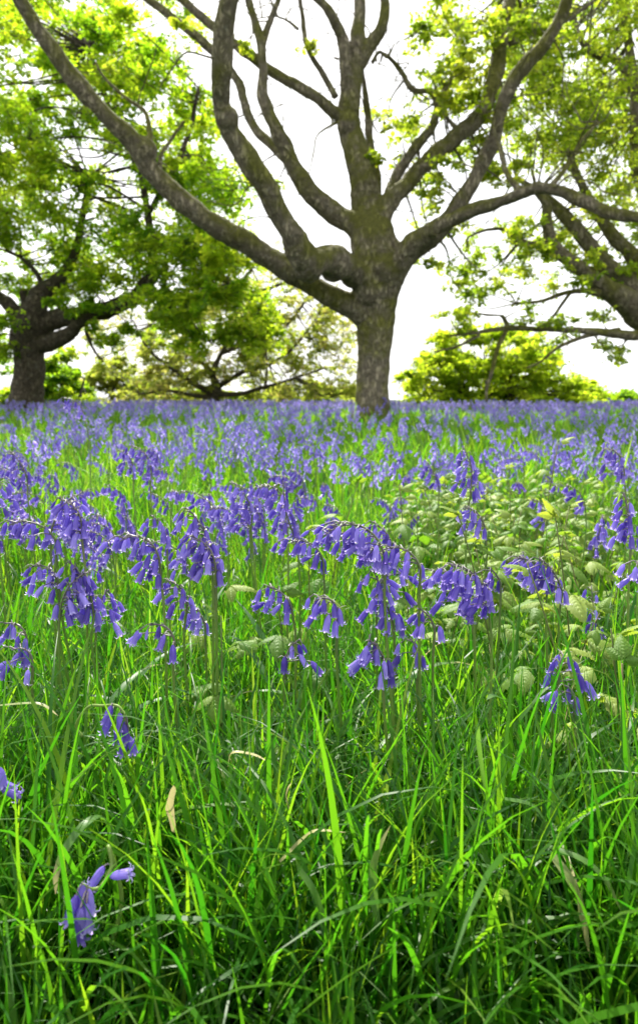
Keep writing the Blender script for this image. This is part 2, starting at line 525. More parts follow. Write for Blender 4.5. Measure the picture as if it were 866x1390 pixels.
def strap_acc(pts, width, rnd0=.4, rnd1=.5, fold=.25, cols=3, tipf=.9):
    """a long strap leaf along 3-D points"""
    A = np.asarray(pts, float); nn = len(A)
    T = np.gradient(A, axis=0); T /= np.linalg.norm(T, axis=1)[:, None] + 1e-9
    up = np.array([0, 0, 1.0])
    S = np.cross(T, up); S /= np.linalg.norm(S, axis=1)[:, None] + 1e-9
    for k in range(1, nn):
        if S[k].dot(S[k - 1]) < 0: S[k] = -S[k]
    Nn = np.cross(S, T)
    t = np.linspace(0, 1, nn)
    wd = width * np.clip(.75 + .25 * np.sin(t * PI), 0, 1) * np.clip((1 - t ** 6) * 1.0, .04, 1) * .5
    cc = np.linspace(-1, 1, cols)
    V = A[:, None] + S[:, None] * (wd[:, None] * cc)[..., None] + Nn[:, None] * (np.abs(cc)[None] * wd[:, None] * fold)[..., None]
    i, j = np.meshgrid(np.arange(nn - 1), np.arange(cols - 1), indexing='ij'); i, j = i.ravel(), j.ravel()
    Fq = np.stack([i * cols + j, i * cols + j + 1, (i + 1) * cols + j + 1, (i + 1) * cols + j], 1)
    U = np.stack([np.tile(cc * .5 + .5, nn), np.repeat(t, cols)], 1)
    R = np.repeat(rnd0 + (rnd1 - rnd0) * np.clip((t - .45) / .5, 0, 1), cols)
    return V.reshape(-1, 3), Fq, U, R


def arc_leaf(r_, L_, az, up0, bend, width, dry=0):
    """basal strap leaf rising then arching over"""
    d = np.array([math.cos(az), math.sin(az), 0]); p = np.zeros(3); pts = [p]
    m = 10
    for k in range(m):
        th = up0 + bend * ((k + .5) / m) ** 1.5
        p = p + (np.array([0, 0, 1]) * math.cos(th) + d * math.sin(th)) * L_ / m
        pts.append(p)
    return strap_acc(pts, width, r_.uniform(.1, .6), .95 if dry else r_.uniform(.2, .7), .35)


def leaf_meshes(nv):
    out = []
    for k in range(nv):
        r_ = random.Random(100 + k)
        a = Acc(); a.add(*arc_leaf(r_, r_.uniform(.17, .30), 0, r_.uniform(.15, .45), r_.uniform(.8, 2.0), r_.uniform(.007, .012), k % 5 == 0))
        out.append(a.mesh('leaf', M['strap']))
    return out


LEAVES = leaf_meshes(8)
HERO_BOX = []            # where a flower stands clear of the grass: (u, v0, v1, halfwidth, distance)


def plant_object(acc, bells, loc, label, group=None, n_leaves=2, r_=random, merged=False, name='bluebell'):
    root = thing(name, loc, label, 'bluebell', group)
    link('stem', acc.mesh('stem', M['stem']), root)
    for tip, axis, sc, kind, spin in bells:
        o = link('bud' if kind == 'bud' else 'bell', BUD if kind == 'bud' else r_.choice(BELLS), root)
        o.matrix_local = Matrix.Translation(tip) @ bell_rot(axis, spin, sc).to_4x4()
    for k in range(n_leaves):
        o = link('leaf', r_.choice(LEAVES), root)
        s = r_.uniform(.8, 1.15)
        o.matrix_local = Matrix.Rotation(r_.uniform(0, 6.28), 4, 'Z') @ Matrix.Diagonal((s, s, s, 1))
    return root


FLOWERS = 'bluebells flowering in the meadow'


def hero(u, v, y, arch, az_deg, n, race, lean_px, label, tight=1.0, stem_r=.0022, scale=1.0, nl=2):
    """a bluebell whose highest point shows at (u, v) when it stands at distance y"""
    r_ = random.Random(int(u * 7 + v * 13))
    top = P(u, v, y)
    az = math.radians(az_deg)
    g = float(ground(top.x, top.y))
    h = top.z - g
    acc, bells, A = make_plant(r_, h, arch, race * .84, int(n * 1.6 + .5), az, (lean_px / F_PX * y, r_.uniform(-.02, .03)), stem_r, 8, True, tight * 1.35)
    if scale != 1: bells = [(a, b, c * scale, d, e) for a, b, c, d, e in bells]
    it = int(np.argmax(A[:, 2]))
    loc = Vector((top.x - A[it][0], top.y - A[it][1], top.z - A[it][2]))
    o = plant_object(acc, bells, loc, label, None, nl, r_)
    us = [pix(loc + b[0]) for b in bells]
    uu = [q[0] for q in us]; vv = [q[1] for q in us]
    HERO_BOX.append((min(uu) - 12, max(uu) + 12, min(vv) - 8, max(vv) + 30 * .72 / y, y))
    return o


# az: 180 = arches to the left, 0 = right, -90 = towards the camera
HEROES = [
    (476, 712, .72, 2.0, 185, 16, .125, 30, 'bluebell arching left over the middle of the meadow with the fullest spray of big bells'),
    (452, 724, .74, 1.7, 200, 12, .10, 50, 'bluebell tucked inside the big central spray, its bells crowding below the arched one'),
    (533, 743, .72, 2.1, 180, 9, .085, 12, 'bluebell with a thick dark stem hooking left beside the big central spray'),
    (505, 708, .98, 1.2, 170, 9, .06, 8, 'small-headed bluebell rising just behind the hooked thick-stemmed one'),
    (506, 772, .74, .5, 200, 13, .10, -6, 'bluebell with an upright column of bells under the central sprays'),
    (540, 765, .80, 1.2, 0, 6, .06, 10, 'bluebell holding loose bells to the side of the thick dark hooked stem'),
    (438, 812, .70, 1.9, 190, 7, .06, 22, 'low bluebell bending left with one tight fan of bells beneath the central spray'),
    (498, 868, .66, 1.0, 190, 9, .055, 30, 'short bluebell with a dense drooping knot of bells low in front of the stems'),
    (612, 768, .70, 1.5, 195, 16, .10, 16, 'bluebell with a heavy broad head of bells and two stems beside the leafy bramble'),
    (598, 776, .73, 1.7, 190, 12, .095, 40, 'bluebell whose pale bells hang lowest in the heavy pair beside the bramble'),
    (566, 826, .72, 1.2, 200, 4, .05, 10, 'small bluebell with a few bells hanging at the foot of the heavy head'),
    (556, 866, .74, .9, 160, 3, .04, 12, 'tiny bluebell of three bells low in the grass by the heavy head'),
    (408, 868, .74, 1.0, 0, 4, .045, 6, 'tiny bluebell with pale open bells low beside the striped bramble leaves'),
    (404, 734, .84, 2.0, 185, 6, .075, 12, 'bluebell hooking left with one slanting row of bells ahead of the tall spike'),
    (384, 652, .92, .25, 180, 15, .13, 8, 'bluebell standing as a straight tall spike of stacked bells'),
    (362, 660, 1.0, 1.9, 185, 13, .085, 14, 'bluebell arching left beside the straight tall spike'),
    (316, 655, 1.05, 1.1, 190, 11, .08, 6, 'bluebell with a rounded nodding head left of the arching pair'),
    (362, 796, .80, 1.5, 185, 8, .06, 10, 'low bluebell with ragged bells in front of the tall spike'),
    (254, 690, .76, .9, 200, 16, .085, -14, 'bluebell with a big dense head of bells on a slanting dark stem'),
    (262, 728, .74, .8, 190, 12, .07, -12, 'bluebell whose full bells hang under the big dense head'),
    (206, 700, 1.0, .9, 180, 7, .055, 4, 'small nodding bluebell between the two big left hand clusters'),
    (183, 728, .74, 1.9, 185, 14, .10, 8, 'bluebell on a bold green stem bowing left with a broad curtain of bells'),
    (228, 788, .80, .9, 200, 8, .06, -4, 'low bluebell with bells either side of the slanting dark stem'),
    (264, 824, .86, .8, 190, 6, .04, 4, 'short bluebell with ragged pale bells above the yellow bramble leaves'),
    (208, 848, .70, 1.5, 200, 4, .05, -6, 'withering bluebell with a few dark narrow bells beside the slanting stem'),
    (30, 708, .80, 2.1, 190, 9, .085, 36, 'bluebell hooking far to the left with thin spaced bells near the edge'),
    (78, 676, .82, 1.0, 185, 14, .085, 4, 'bluebell with a crowded dark violet head above the tangle of withering stems'),
    (102, 672, .86, 1.1, 10, 11, .075, 0, 'bluebell leaning slightly right behind the crowded dark violet head'),
    (52, 768, .80, 1.6, 180, 8, .07, 16, 'bluebell with half closed bells pointing left over the grass'),
    (92, 760, .78, .6, 200, 12, .10, 14, 'bluebell with twisted fading bells along a greenish brown stem'),
    (124, 776, .78, 1.3, 20, 13, .09, -6, 'bluebell with the widest ragged spray of bells low in the tangle'),
    (148, 800, .82, .8, 0, 8, .06, 6, 'bluebell with narrow fading bells at the side of the ragged spray'),
    (10, 846, .78, 1.6, 200, 5, .05, -10, 'low bluebell lying out of the grass at the picture edge with dark bells'),
    (28, 880, .70, 1.7, 190, 5, .05, 20, 'low bluebell with loose pale bells just above the grass'),
    (14, 612, 1.30, .8, 190, 12, .08, 6, 'bluebell with a deep blue head rising by the edge among paler ones'),
    (4, 648, 1.0, .5, 0, 9, .07, 6, 'bluebell cut off by the picture edge with a dense dark head'),
    (90, 541, 1.75, 1.5, 180, 9, .10, 16, 'tallest bluebell, its head above the far flower band before the old tree'),
    (628, 606, 1.05, .25, 160, 14, .10, -2, 'dark bluebell spike standing up inside the bramble patch'),
    (632, 690, .98, 1.9, 190, 9, .07, -16, 'bluebell with a bowed cluster in the shade of the bramble leaves'),
    (826, 610, 1.2, 1.7, 185, 13, .10, 30, 'bluebell with a long bowed chain of bells above the bramble'),
    (846, 668, .84, .3, 170, 11, .085, 6, 'bluebell with a dark closed tip and hanging bells beside the bramble'),
    (862, 764, .74, 1.3, 190, 5, .06, 14, 'bluebell with single spaced bells reaching in from the right edge'),
    (728, 758, .84, 1.4, 175, 12, .075, -4, 'bluebell with a compact head standing alone in dark grass by the bramble'),
    (706, 758, .86, 1.6, 185, 12, .075, 12, 'bluebell with a broad ragged head touching the compact one'),
    (662, 770, .90, 1.2, 190, 4, .045, -4, 'small bluebell of few bells between heavy head and compact head'),
    (772, 882, .68, .7, 20, 5, .05, 0, 'bluebell with spread lilac bells alone low in the grass'),
    (764, 930, .66, 1.3, 180, 3, .03, 10, 'tiny bluebell with two or three bells beneath the spread lilac one'),
    (580, 628, 1.5, .9, 185, 10, .08, 4, 'bluebell with a slim head at the edge of the bramble tops'),
    (178, 606, 1.45, 1.4, 185, 14, .10, 10, 'bluebell with a deep violet broad head amid bright grass'),
    (160, 612, 1.5, 1.2, 190, 12, .09, 6, 'bluebell half behind the deep violet broad head'),
]
for h_ in HEROES:
    hero(*h_)


def lying(stem, bells, label, r0=.0019):
    """a flopped bluebell: stem through pixel points (u, v, distance), bells at (u, v, distance, turn)"""
    r_ = random.Random(int(stem[0][0]))
    A = catmull([tuple(P(*s)) for s in stem], 6)
    base = Vector(A[0])
    acc = Acc()
    V, Fq, U = tube(A - A[0], np.linspace(r0, r0 * .55, len(A)), 7); U[:, 1] = .25 + .4 * U[:, 1]
    acc.add(V, Fq, U, .7)
    bl = []
    us, vs_ = [], []
    for u, v, y, dx, dz in bells:
        q = P(u, v, y)
        k = int(np.argmin(np.linalg.norm(A - np.array(q), axis=1)))
        V, Fq, U = tube(np.array([A[k] - A[0], (A[k] + np.array(q)) / 2 - A[0] + np.array([0, 0, .002]), np.array(q) - A[0]]), [.0008, .0007, .0009], 4, closed=False)
        U[:, 1] = .97; acc.add(V, Fq, U, .5)
        bl.append((q - base, Vector((dx, r_.uniform(-.3, .1), dz)), r_.uniform(.95, 1.1), 'bell', r_.uniform(0, 6)))
        us.append(u); vs_.append(v)
    root = plant_object(acc, bl, base, label, None, 0, r_)
    HERO_BOX.append((min(us) - 22, max(us) + 22, min(vs_) - 15, max(vs_) + 42, bells[0][2] + .02))
    return root


lying([(150, 1290, .46), (166, 1220, .46), (148, 1150, .455), (152, 1175, .45), (140, 1200, .44), (126, 1207, .435), (112, 1200, .43)],
      [(112, 1200, .43, -.1, -1), (120, 1206, .432, .12, -1), (104, 1216, .425, -.25, -1), (110, 1232, .42, -.05, -1), (98, 1226, .428, -.2, -1), (118, 1226, .425, .1, -1), (106, 1248, .418, .05, -1),
       (142, 1176, .45, -.55, -.8), (150, 1190, .445, 1, .25)],
      'flopped bluebell with a hooked pale stem and bunched bells lowest in the picture')
lying([(112, 1000, .60), (104, 985, .60), (120, 960, .60), (140, 958, .595), (160, 958, .59), (172, 972, .585)],
      [(152, 958, .59, -.4, -1), (150, 972, .588, -.35, -1), (163, 968, .587, .1, -1), (168, 980, .585, .2, -1), (172, 985, .585, -.1, -1), (170, 1000, .583, -.15, -1), (176, 1000, .583, .3, -1), (160, 985, .586, 0, -1)],
      'flopped bluebell with a drooping tassel of bells in the open grass below the slanting stem')
lying([(-30, 1120, .54), (-18, 1075, .54), (-2, 1045, .535), (2, 1060, .53)],
      [(0, 1042, .53, .2, -1), (-2, 1060, .53, 1, -.5), (2, 1070, .528, 1, -.35)],
      'flopped bluebell reaching in over the edge low in the grass')

# ---- bluebells scattered behind the nearest ones: separate plants up to the limit, then one mass
ZONES = [
    (lambda u, y: y < 1.25 and u < 330, 'bluebell with a nodding head among the nearer flowers on the grassy left side', 'nearer bluebells on the grassy left side'),
    (lambda u, y: y < 1.25, 'bluebell with a nodding head among the nearer flowers around the bramble', 'nearer bluebells around the bramble'),
    (lambda u, y: y < 1.9 and u < 210, 'violet bluebell in bright grass before the old left hand tree', 'bluebells in bright grass before the old tree'),
    (lambda u, y: y < 1.9 and u < 430, 'violet bluebell in bright grass between the old tree and the forked oak', 'bluebells in bright grass between the two oaks'),
    (lambda u, y: y < 1.9, 'violet bluebell standing behind or among the bramble tops', 'bluebells behind the bramble tops'),
    (lambda u, y: u < 260, 'small bluebell in the thick flower band before the old left hand tree', 'bluebells of the flower band before the old tree'),
    (lambda u, y: u < 560, 'small bluebell in the thick flower band before the forked oak', 'bluebells of the flower band before the forked oak'),
    (lambda u, y: True, 'small bluebell in the thick flower band before the round green bush', 'bluebells of the flower band before the round bush'),
]

# where the bramble patch stands (ground plan)
def bramble_density(x, y):
    a = math.exp(-(((x - .50 * y / 1.5 * 1.0) / .42) ** 2 + ((y - 1.55) / .55) ** 2))
    return a


templates = []
for k in range(16):
    r_ = random.Random(500 + k)
    arch = r_.choice([.3, .8, 1.2, 1.6, 1.9, 2.1])
    templates.append(make_plant(r_, r_.uniform(.27, .35), arch, r_.uniform(.07, .12), r_.randint(12, 20), 0.0, (r_.uniform(-.04, .04), r_.uniform(-.03, .03)), .002, 6, True, 1.0))
T_ROOT = []
cands = []
tries = 0
r_ = random.Random(77)
spots = []
while len(spots) < 5600 and tries < 400000:
    tries += 1
    y = 1.0 + 31.0 * r_.random() ** 1.75
    x = r_.uniform(-1, 1) * (.62 * y + .35)
    u, v = pix((x, y, .3))
    clump = noise.noise(Vector((x * 1.3, y * .9, 2.2))) + .6 * noise.noise(Vector((x * 3.1, y * 2.4, 7.7)))
    big = .45 + 1.1 * max(0, min(1, .5 + 1.6 * noise.noise(Vector((x * .32 + 4, y * .42, 1.1)))))
    left = 1.0 if u < 330 else max(.25, 1 - (u - 330) / 200)
    if y < 2.4:
        dens = .27 * left * (1 + 1.2 * clump)
        if bramble_density(x, y) > .3: dens *= .45
    elif y < 4.5:
        dens = .27 * big * (1 + 1.3 * clump)
    else:
        dens = .62 * (.4 + .6 * big) * (1 + 1.1 * clump)
    if .0 < y < 1.35 and 230 < u < 420: dens *= .25
    # accepted with probability proportional to density (sampling density already falls with distance)
    if r_.random() > dens * .75: continue
    # keep the close ones from crowding the placed ones
    if y < 1.5 and any(abs(u - (h[0] + h[1]) / 2) < 26 and abs(v - h[2]) < 40 for h in HERO_BOX): continue
    spots.append((x, y, u))
spots.sort(key=lambda s: s[1])
N_IND = 240
for k, (x, y, u) in enumerate(spots[:N_IND]):
    ti = r_.randrange(len(templates)); acc, bells, A = templates[ti]
    lab, grp = next((a, b) for f, a, b in ZONES if f(u, y))
    g = float(ground(x, y)); s = r_.uniform(.82, 1.1)
    rz = r_.choice([PI, PI, PI * .8, PI * 1.2, 0, -PI / 2]) + r_.uniform(-.5, .5)
    if y < 1.65:
        if len(T_ROOT) <= ti or True:
            pass
        root = thing('bluebell', (x, y, g), lab, 'bluebell', grp, rz)
        if 'stem_me' not in globals(): stem_me = {}
        if ti not in stem_me: stem_me[ti] = acc.mesh('stem', M['stem'])
        link('stem', stem_me[ti], root)
        rr = random.Random(ti)
        for tip, axis, sc, kind, spin in bells:
            o = link('bud' if kind == 'bud' else 'bell', BUD if kind == 'bud' else rr.choice(BELLS), root)
            o.matrix_local = Matrix.Translation(tip) @ bell_rot(axis, spin, sc).to_4x4()
        root.scale = (s, s, s)
    else:
        if 'head_me' not in globals(): head_me, stem_me2 = {}, {}
        if ti not in head_me:
            a = Acc()
            for tip, axis, sc, kind, spin in bells:
                R = np.array(bell_rot(axis, spin, sc * 1.05))
                a.add(MIDV @ R.T + np.array(tip), MIDF, MIDU, .5 + .5 * (random.random() - .5))
            head_me[ti] = a.mesh('flower_head', M['petal'])
            stem_me2[ti] = acc.mesh('stem', M['stem'])
        root = thing('bluebell', (x, y, g), lab, 'bluebell', grp, rz)
        link('stem', stem_me2[ti], root); link('flower_head', head_me[ti], root)
        root.scale = (s, s, s)

# the rest of the flower carpet: one mass
ft = []
for k in range(10):
    rr = random.Random(900 + k)
    acc, bells, A = make_plant(rr, rr.uniform(.27, .36), rr.choice([.4, .9, 1.3, 1.8]), rr.uniform(.08, .12), rr.randint(8, 12), 0, (rr.uniform(-.04, .04), 0), .0022, 3, False)
    hv = Acc()
    for tip, axis, sc, kind, spin in bells:
        R = np.array(bell_rot(axis, spin, sc * 1.15))
        hv.add(FARV @ R.T + np.array(tip), FARF, None, rr.random())
    sv, sf, su = tube(A[::2], np.full(len(A[::2]), .0022), 3, closed=False)
    ft.append((np.concatenate(hv.V), np.concatenate(hv.F), np.concatenate(hv.R), sv, sf))
rest = np.array([(x, y) for x, y, u in spots[N_IND:]])
am, asx = Acc(), Acc()
sel = rng.integers(0, 10, len(rest))
for k in range(10):
    p = rest[sel == k]
    if not len(p): continue
    th = rng.uniform(0, 2 * PI, len(p)); c, s = np.cos(th), np.sin(th); z0 = np.zeros_like(c)
    R = np.stack([np.stack([c, -s, z0], 1), np.stack([s, c, z0], 1), np.stack([z0, z0, z0 + 1], 1)], 1)
    T = np.column_stack([p, ground(p[:, 0], p[:, 1])])
    S = rng.uniform(.85, 1.15, len(p)) * (1 + .012 * np.clip(p[:, 1] - 6, 0, 30))
    V, Fq = instances(ft[k][0], ft[k][1], R, T, S)
    am.add(V, Fq, None, np.clip(np.tile(ft[k][2], len(p)) * .5 + np.repeat(rng.random(len(p)), len(ft[k][2])) * .5, 0, 1))
    V, Fq = instances(ft[k][3], ft[k][4], R, T, S)
    asx.add(V, Fq, np.full((len(V), 2), .3), .5)
carpet = link('bluebell_carpet', am.mesh('bluebell_carpet', M['petal_far']))
tag(carpet, 'dense carpet of violet bluebells reaching back to the trees', 'bluebells', kind='stuff')
st = link('carpet_stems', asx.mesh('carpet_stems', M['stem']), carpet)

# ------------------------------------------------------------------ bramble shoots
def leaflet(r_, L_=.055, W_=.044, pleats=7):
    """pleated, toothed, drooping leaflet along +Y"""
    rows, cols = 28, 9
    V, U = [], []
    for i in range(rows):
        t = i / (rows - 1)
        w = W_ * .5 * (math.sin(PI * min(1, t ** .72)) ** .75) * (1 - .25 * t) if 0 < t < 1 else 0.0006
        tooth = 1 + .10 * (((t * 11) % 1) - .5)
        for j in range(cols):
            c = j / (cols - 1) * 2 - 1
            x = c * w * (tooth if abs(c) > .9 else 1)
            yy = t * L_ - abs(c) * .0 + abs(c) * L_ * .10
            ple = .0022 * math.sin((t - abs(c) * .22) * pleats * 2 * PI) * min(1, 3 * abs(c)) * (1 - .3 * abs(c))
            z = -.38 * L_ * t * t - .22 * abs(c) ** 1.5 * W_ + ple
            V.append((x, yy, z)); U.append((c * .5 + .5, t))
    Fq = [[i * cols + j, i * cols + j + 1, (i + 1) * cols + j + 1, (i + 1) * cols + j] for i in range(rows - 1) for j in range(cols - 1)]
    return np.array(V), np.array(Fq), np.array(U)


def compound_leaf(seed):
    r_ = random.Random(seed); a = Acc()
    pl = r_.uniform(.025, .045)
    V, Fq, U = tube(np.array([[0, 0, 0], [0, pl * .5, pl * .25], [0, pl, pl * .22]]), [.0009, .0008, .0007], 5, closed=False)
    a.add(V, Fq, U, .3)
    base = np.array([0, pl, pl * .22])
    for ang, s in ((0, 1.0), (1.15, .78), (-1.15, .78)):
        ang += r_.uniform(-.2, .2); s *= r_.uniform(.85, 1.12)
        V, Fq, U = leaflet(r_, .050 * s, .034 * s)
        tilt = r_.uniform(-.35, .1); roll = r_.uniform(-.25, .25)
        R = np.array(Matrix.Rotation(ang, 3, 'Z') @ Matrix.Rotation(tilt, 3, 'X') @ Matrix.Rotation(roll, 3, 'Y'))
        off = np.array([0, 0, 0]) if ang * s == 0 else np.zeros(3)
        a.add(V @ R.T + base + off, Fq, U, r_.uniform(.3, .75))
    return a.mesh('leaf', M['bramble'])


CLEAF = [compound_leaf(k) for k in range(7)]


def bramble(x, y, h, label, group=None, seed=0, nl=8, sc=1.0):
    r_ = random.Random(seed)
    g = float(ground(x, y))
    root = thing('bramble_shoot', (x, y, g), label, 'bramble', group)
    lean = Vector((r_.uniform(-.25, .25), r_.uniform(-.25, .2), 0)) * h
    A = np.array([lean * (t ** 1.6) + Vector((0, 0, h * t)) for t in np.linspace(0, 1, 9)])
    V, Fq, U = tube(A, np.linspace(.0022, .0011, 9) * sc, 6)
    a = Acc(); a.add(V, Fq, U, r_.random())
    link('stem', a.mesh('stem', M['bramble_stem']), root)
    for k in range(nl):
        t = .18 + .82 * (k + .5) / nl
        i0 = min(int(t * 8), 7); fr = t * 8 - i0
        q = A[i0] * (1 - fr) + A[i0 + 1] * fr
        az = k * 2.4 + r_.uniform(-.4, .4)
        s = sc * (1.15 - .55 * max(0, (t - .6) / .4)) * r_.uniform(.85, 1.15)
        pitch = r_.uniform(-.15, .35) + (.9 if t > .9 else 0)
        o = link('leaf', r_.choice(CLEAF), root)
        o.matrix_local = Matrix.Translation(q) @ Matrix.Rotation(az, 4, 'Z') @ Matrix.Rotation(pitch, 4, 'X') @ Matrix.Diagonal((s, s, s, 1))
    return root


BR = [   # separate shoots named by place: (u, v of the top, distance, leaves, scale, label)
    (300, 852, .74, 7, .9, 'bramble shoot with yellowish upper leaves and striped grey lower ones in open grass'),
    (395, 800, .90, 6, 1.0, 'bramble shoot with broad pale leaves behind the central spray stems'),
    (285, 706, 1.05, 4, .8, 'bramble shoot with one pale cupped top leaf beside the big dense head'),
    (812, 770, .76, 7, 1.0, 'bramble shoot with an upright forked green tip by the edge of the bramble'),
    (858, 900, .66, 6, 1.0, 'bramble shoot with a broad pleated leaf cut off by the picture edge'),
    (862, 850, .72, 5, 1.0, 'bramble shoot with pale hanging leaves above the cut off one'),
    (440, 640, 1.35, 5, .9, 'bramble shoot with flat pale leaves just behind the central flowers'),
    (560, 655, 1.25, 6, .95, 'bramble shoot at the near corner of the patch with flat lit leaves'),
    (735, 600, 1.7, 8, 1.1, 'tallest bramble shoot of the patch with a pointed yellow green tip'),
    (690, 690, .98, 7, 1.0, 'bramble shoot with drooping silvery leaves low in front of the patch'),
    (420, 700, 1.1, 5, .9, 'bramble shoot with half hidden leaves behind the big arched spray'),
    (795, 700, .95, 7, 1.0, 'bramble shoot with grey green leaves at the right front of the patch'),
]
for k, (u, v, y, nl, sc, lab) in enumerate(BR):
    p = P(u, v, y); bramble(p.x, p.y, max(.08, p.z - float(ground(p.x, p.y))), lab, None, 40 + k, nl, sc * .85)
r_ = random.Random(5); nb = 0; tries = 0
while nb < 92 and tries < 20000:
    tries += 1
    y = r_.uniform(.95, 2.5); u = r_.uniform(520, 870); v_t = r_.gauss(0, 1)
    x = (u - U0) / F_PX * y
    edge = abs((u - 705) / 165)
    if edge > 1.05 or r_.random() < (edge - .55) * 1.4: continue
    h = r_.uniform(.24, .37) * (1 - .18 * edge) * (.72 if y < 1.15 else 1)
    front = y < 1.45
    bramble(x, y, h, 'leafy bramble shoot with pale pleated leaves in the front of the patch' if front else 'leafy bramble shoot with pale pleated leaves in the back of the patch',
            'bramble shoots in the front of the patch' if front else 'bramble shoots in the back of the patch', 300 + nb, r_.randint(8, 12), r_.uniform(.62, .95))
    nb += 1

# ------------------------------------------------------------------ single broad leaf blades seen clearly in the grass
def blade(pts, width, r0, r1, label, fold=.3):
    A = catmull([tuple(P(*q)) for q in pts], 5)
    acc = Acc(); acc.add(*strap_acc(A - A[0], width, r0, r1, fold))
    o = link('leaf_blade', acc.mesh('leaf_blade', M['strap'])); o.location = A[0]
    tag(o, label, 'leaf')
    us = [q[0] for q in pts]; vs_ = [q[1] for q in pts]
    BLADES.append((pts, width))
    return o


BLADES = []
blade([(160, 1150, .50), (140, 1112, .50), (118, 1118, .485), (92, 1150, .47), (78, 1185, .46), (76, 1214, .455)], .0085, .72, 1.0, 'broad curling leaf with a scorched orange brown tip above the lowest bluebell')
blade([(236, 1130, .52), (231, 1100, .515), (235, 1078, .51), (236, 1066, .508)], .0075, .98, .98, 'short straw white leaf tip standing upright in dark grass')
blade([(170, 1170, .50), (180, 1130, .50), (195, 1105, .50), (206, 1098, .50)], .007, .5, .7, 'grey green shining leaf bent over beside the scorched one')
blade([(660, 1110, .50), (655, 1060, .50), (649, 1010, .495), (650, 985, .49)], .005, .75, .8, 'upright yellow green blade kinked at its foot')
blade([(745, 1150, .48), (790, 1168, .465), (820, 1195, .455), (842, 1236, .445)], .007, .78, .85, 'yellow green blade arching down towards the lower corner')
blade([(748, 1160, .47), (772, 1195, .455), (786, 1230, .45), (800, 1300, .44)], .010, .85, .92, 'wide silvery limp leaf hanging beneath the yellow arching blade')
blade([(512, 1260, .46), (506, 1200, .47), (512, 1160, .475), (530, 1120, .48)], .0075, .8, .9, 'pale limp leaf with a blunt tip hanging in the middle of the dark grass')
blade([(685, 1085, .50), (720, 1093, .50), (740, 1115, .495)], .006, .75, .7, 'yellow green leaf curling sideways near the kinked blade')
blade([(0, 958, .62), (40, 955, .62), (60, 958, .62), (80, 972, .615)], .005, .85, .93, 'dry straw coloured blade bent over at the edge by the low bluebells')
blade([(310, 1040, .56), (316, 1022, .56), (345, 1025, .56), (365, 1035, .555)], .004, .92, .97, 'thin dry blade curled like a hook in the mid grass')
blade([(396, 1110, .52), (388, 1085, .52), (390, 1070, .52), (396, 1062, .52)], .006, .93, 1.0, 'small brown curled leaf tip in dark grass')
blade([(700, 960, .62), (672, 945, .61), (660, 950, .60)], .007, .6, .8, 'shining grey leaf bent sideways under the heavy bluebell head')
blade([(380, 1170, .48), (410, 1140, .49), (430, 1128, .49), (470, 1130, .49)], .004, .9, .95, 'narrow straw blade bent flat across the mid grass')
blade([(440, 1250, .44), (425, 1210, .445), (405, 1180, .45), (400, 1160, .45)], .007, .78, .8, 'bright short blade with a pointed tip beneath the flat straw one')

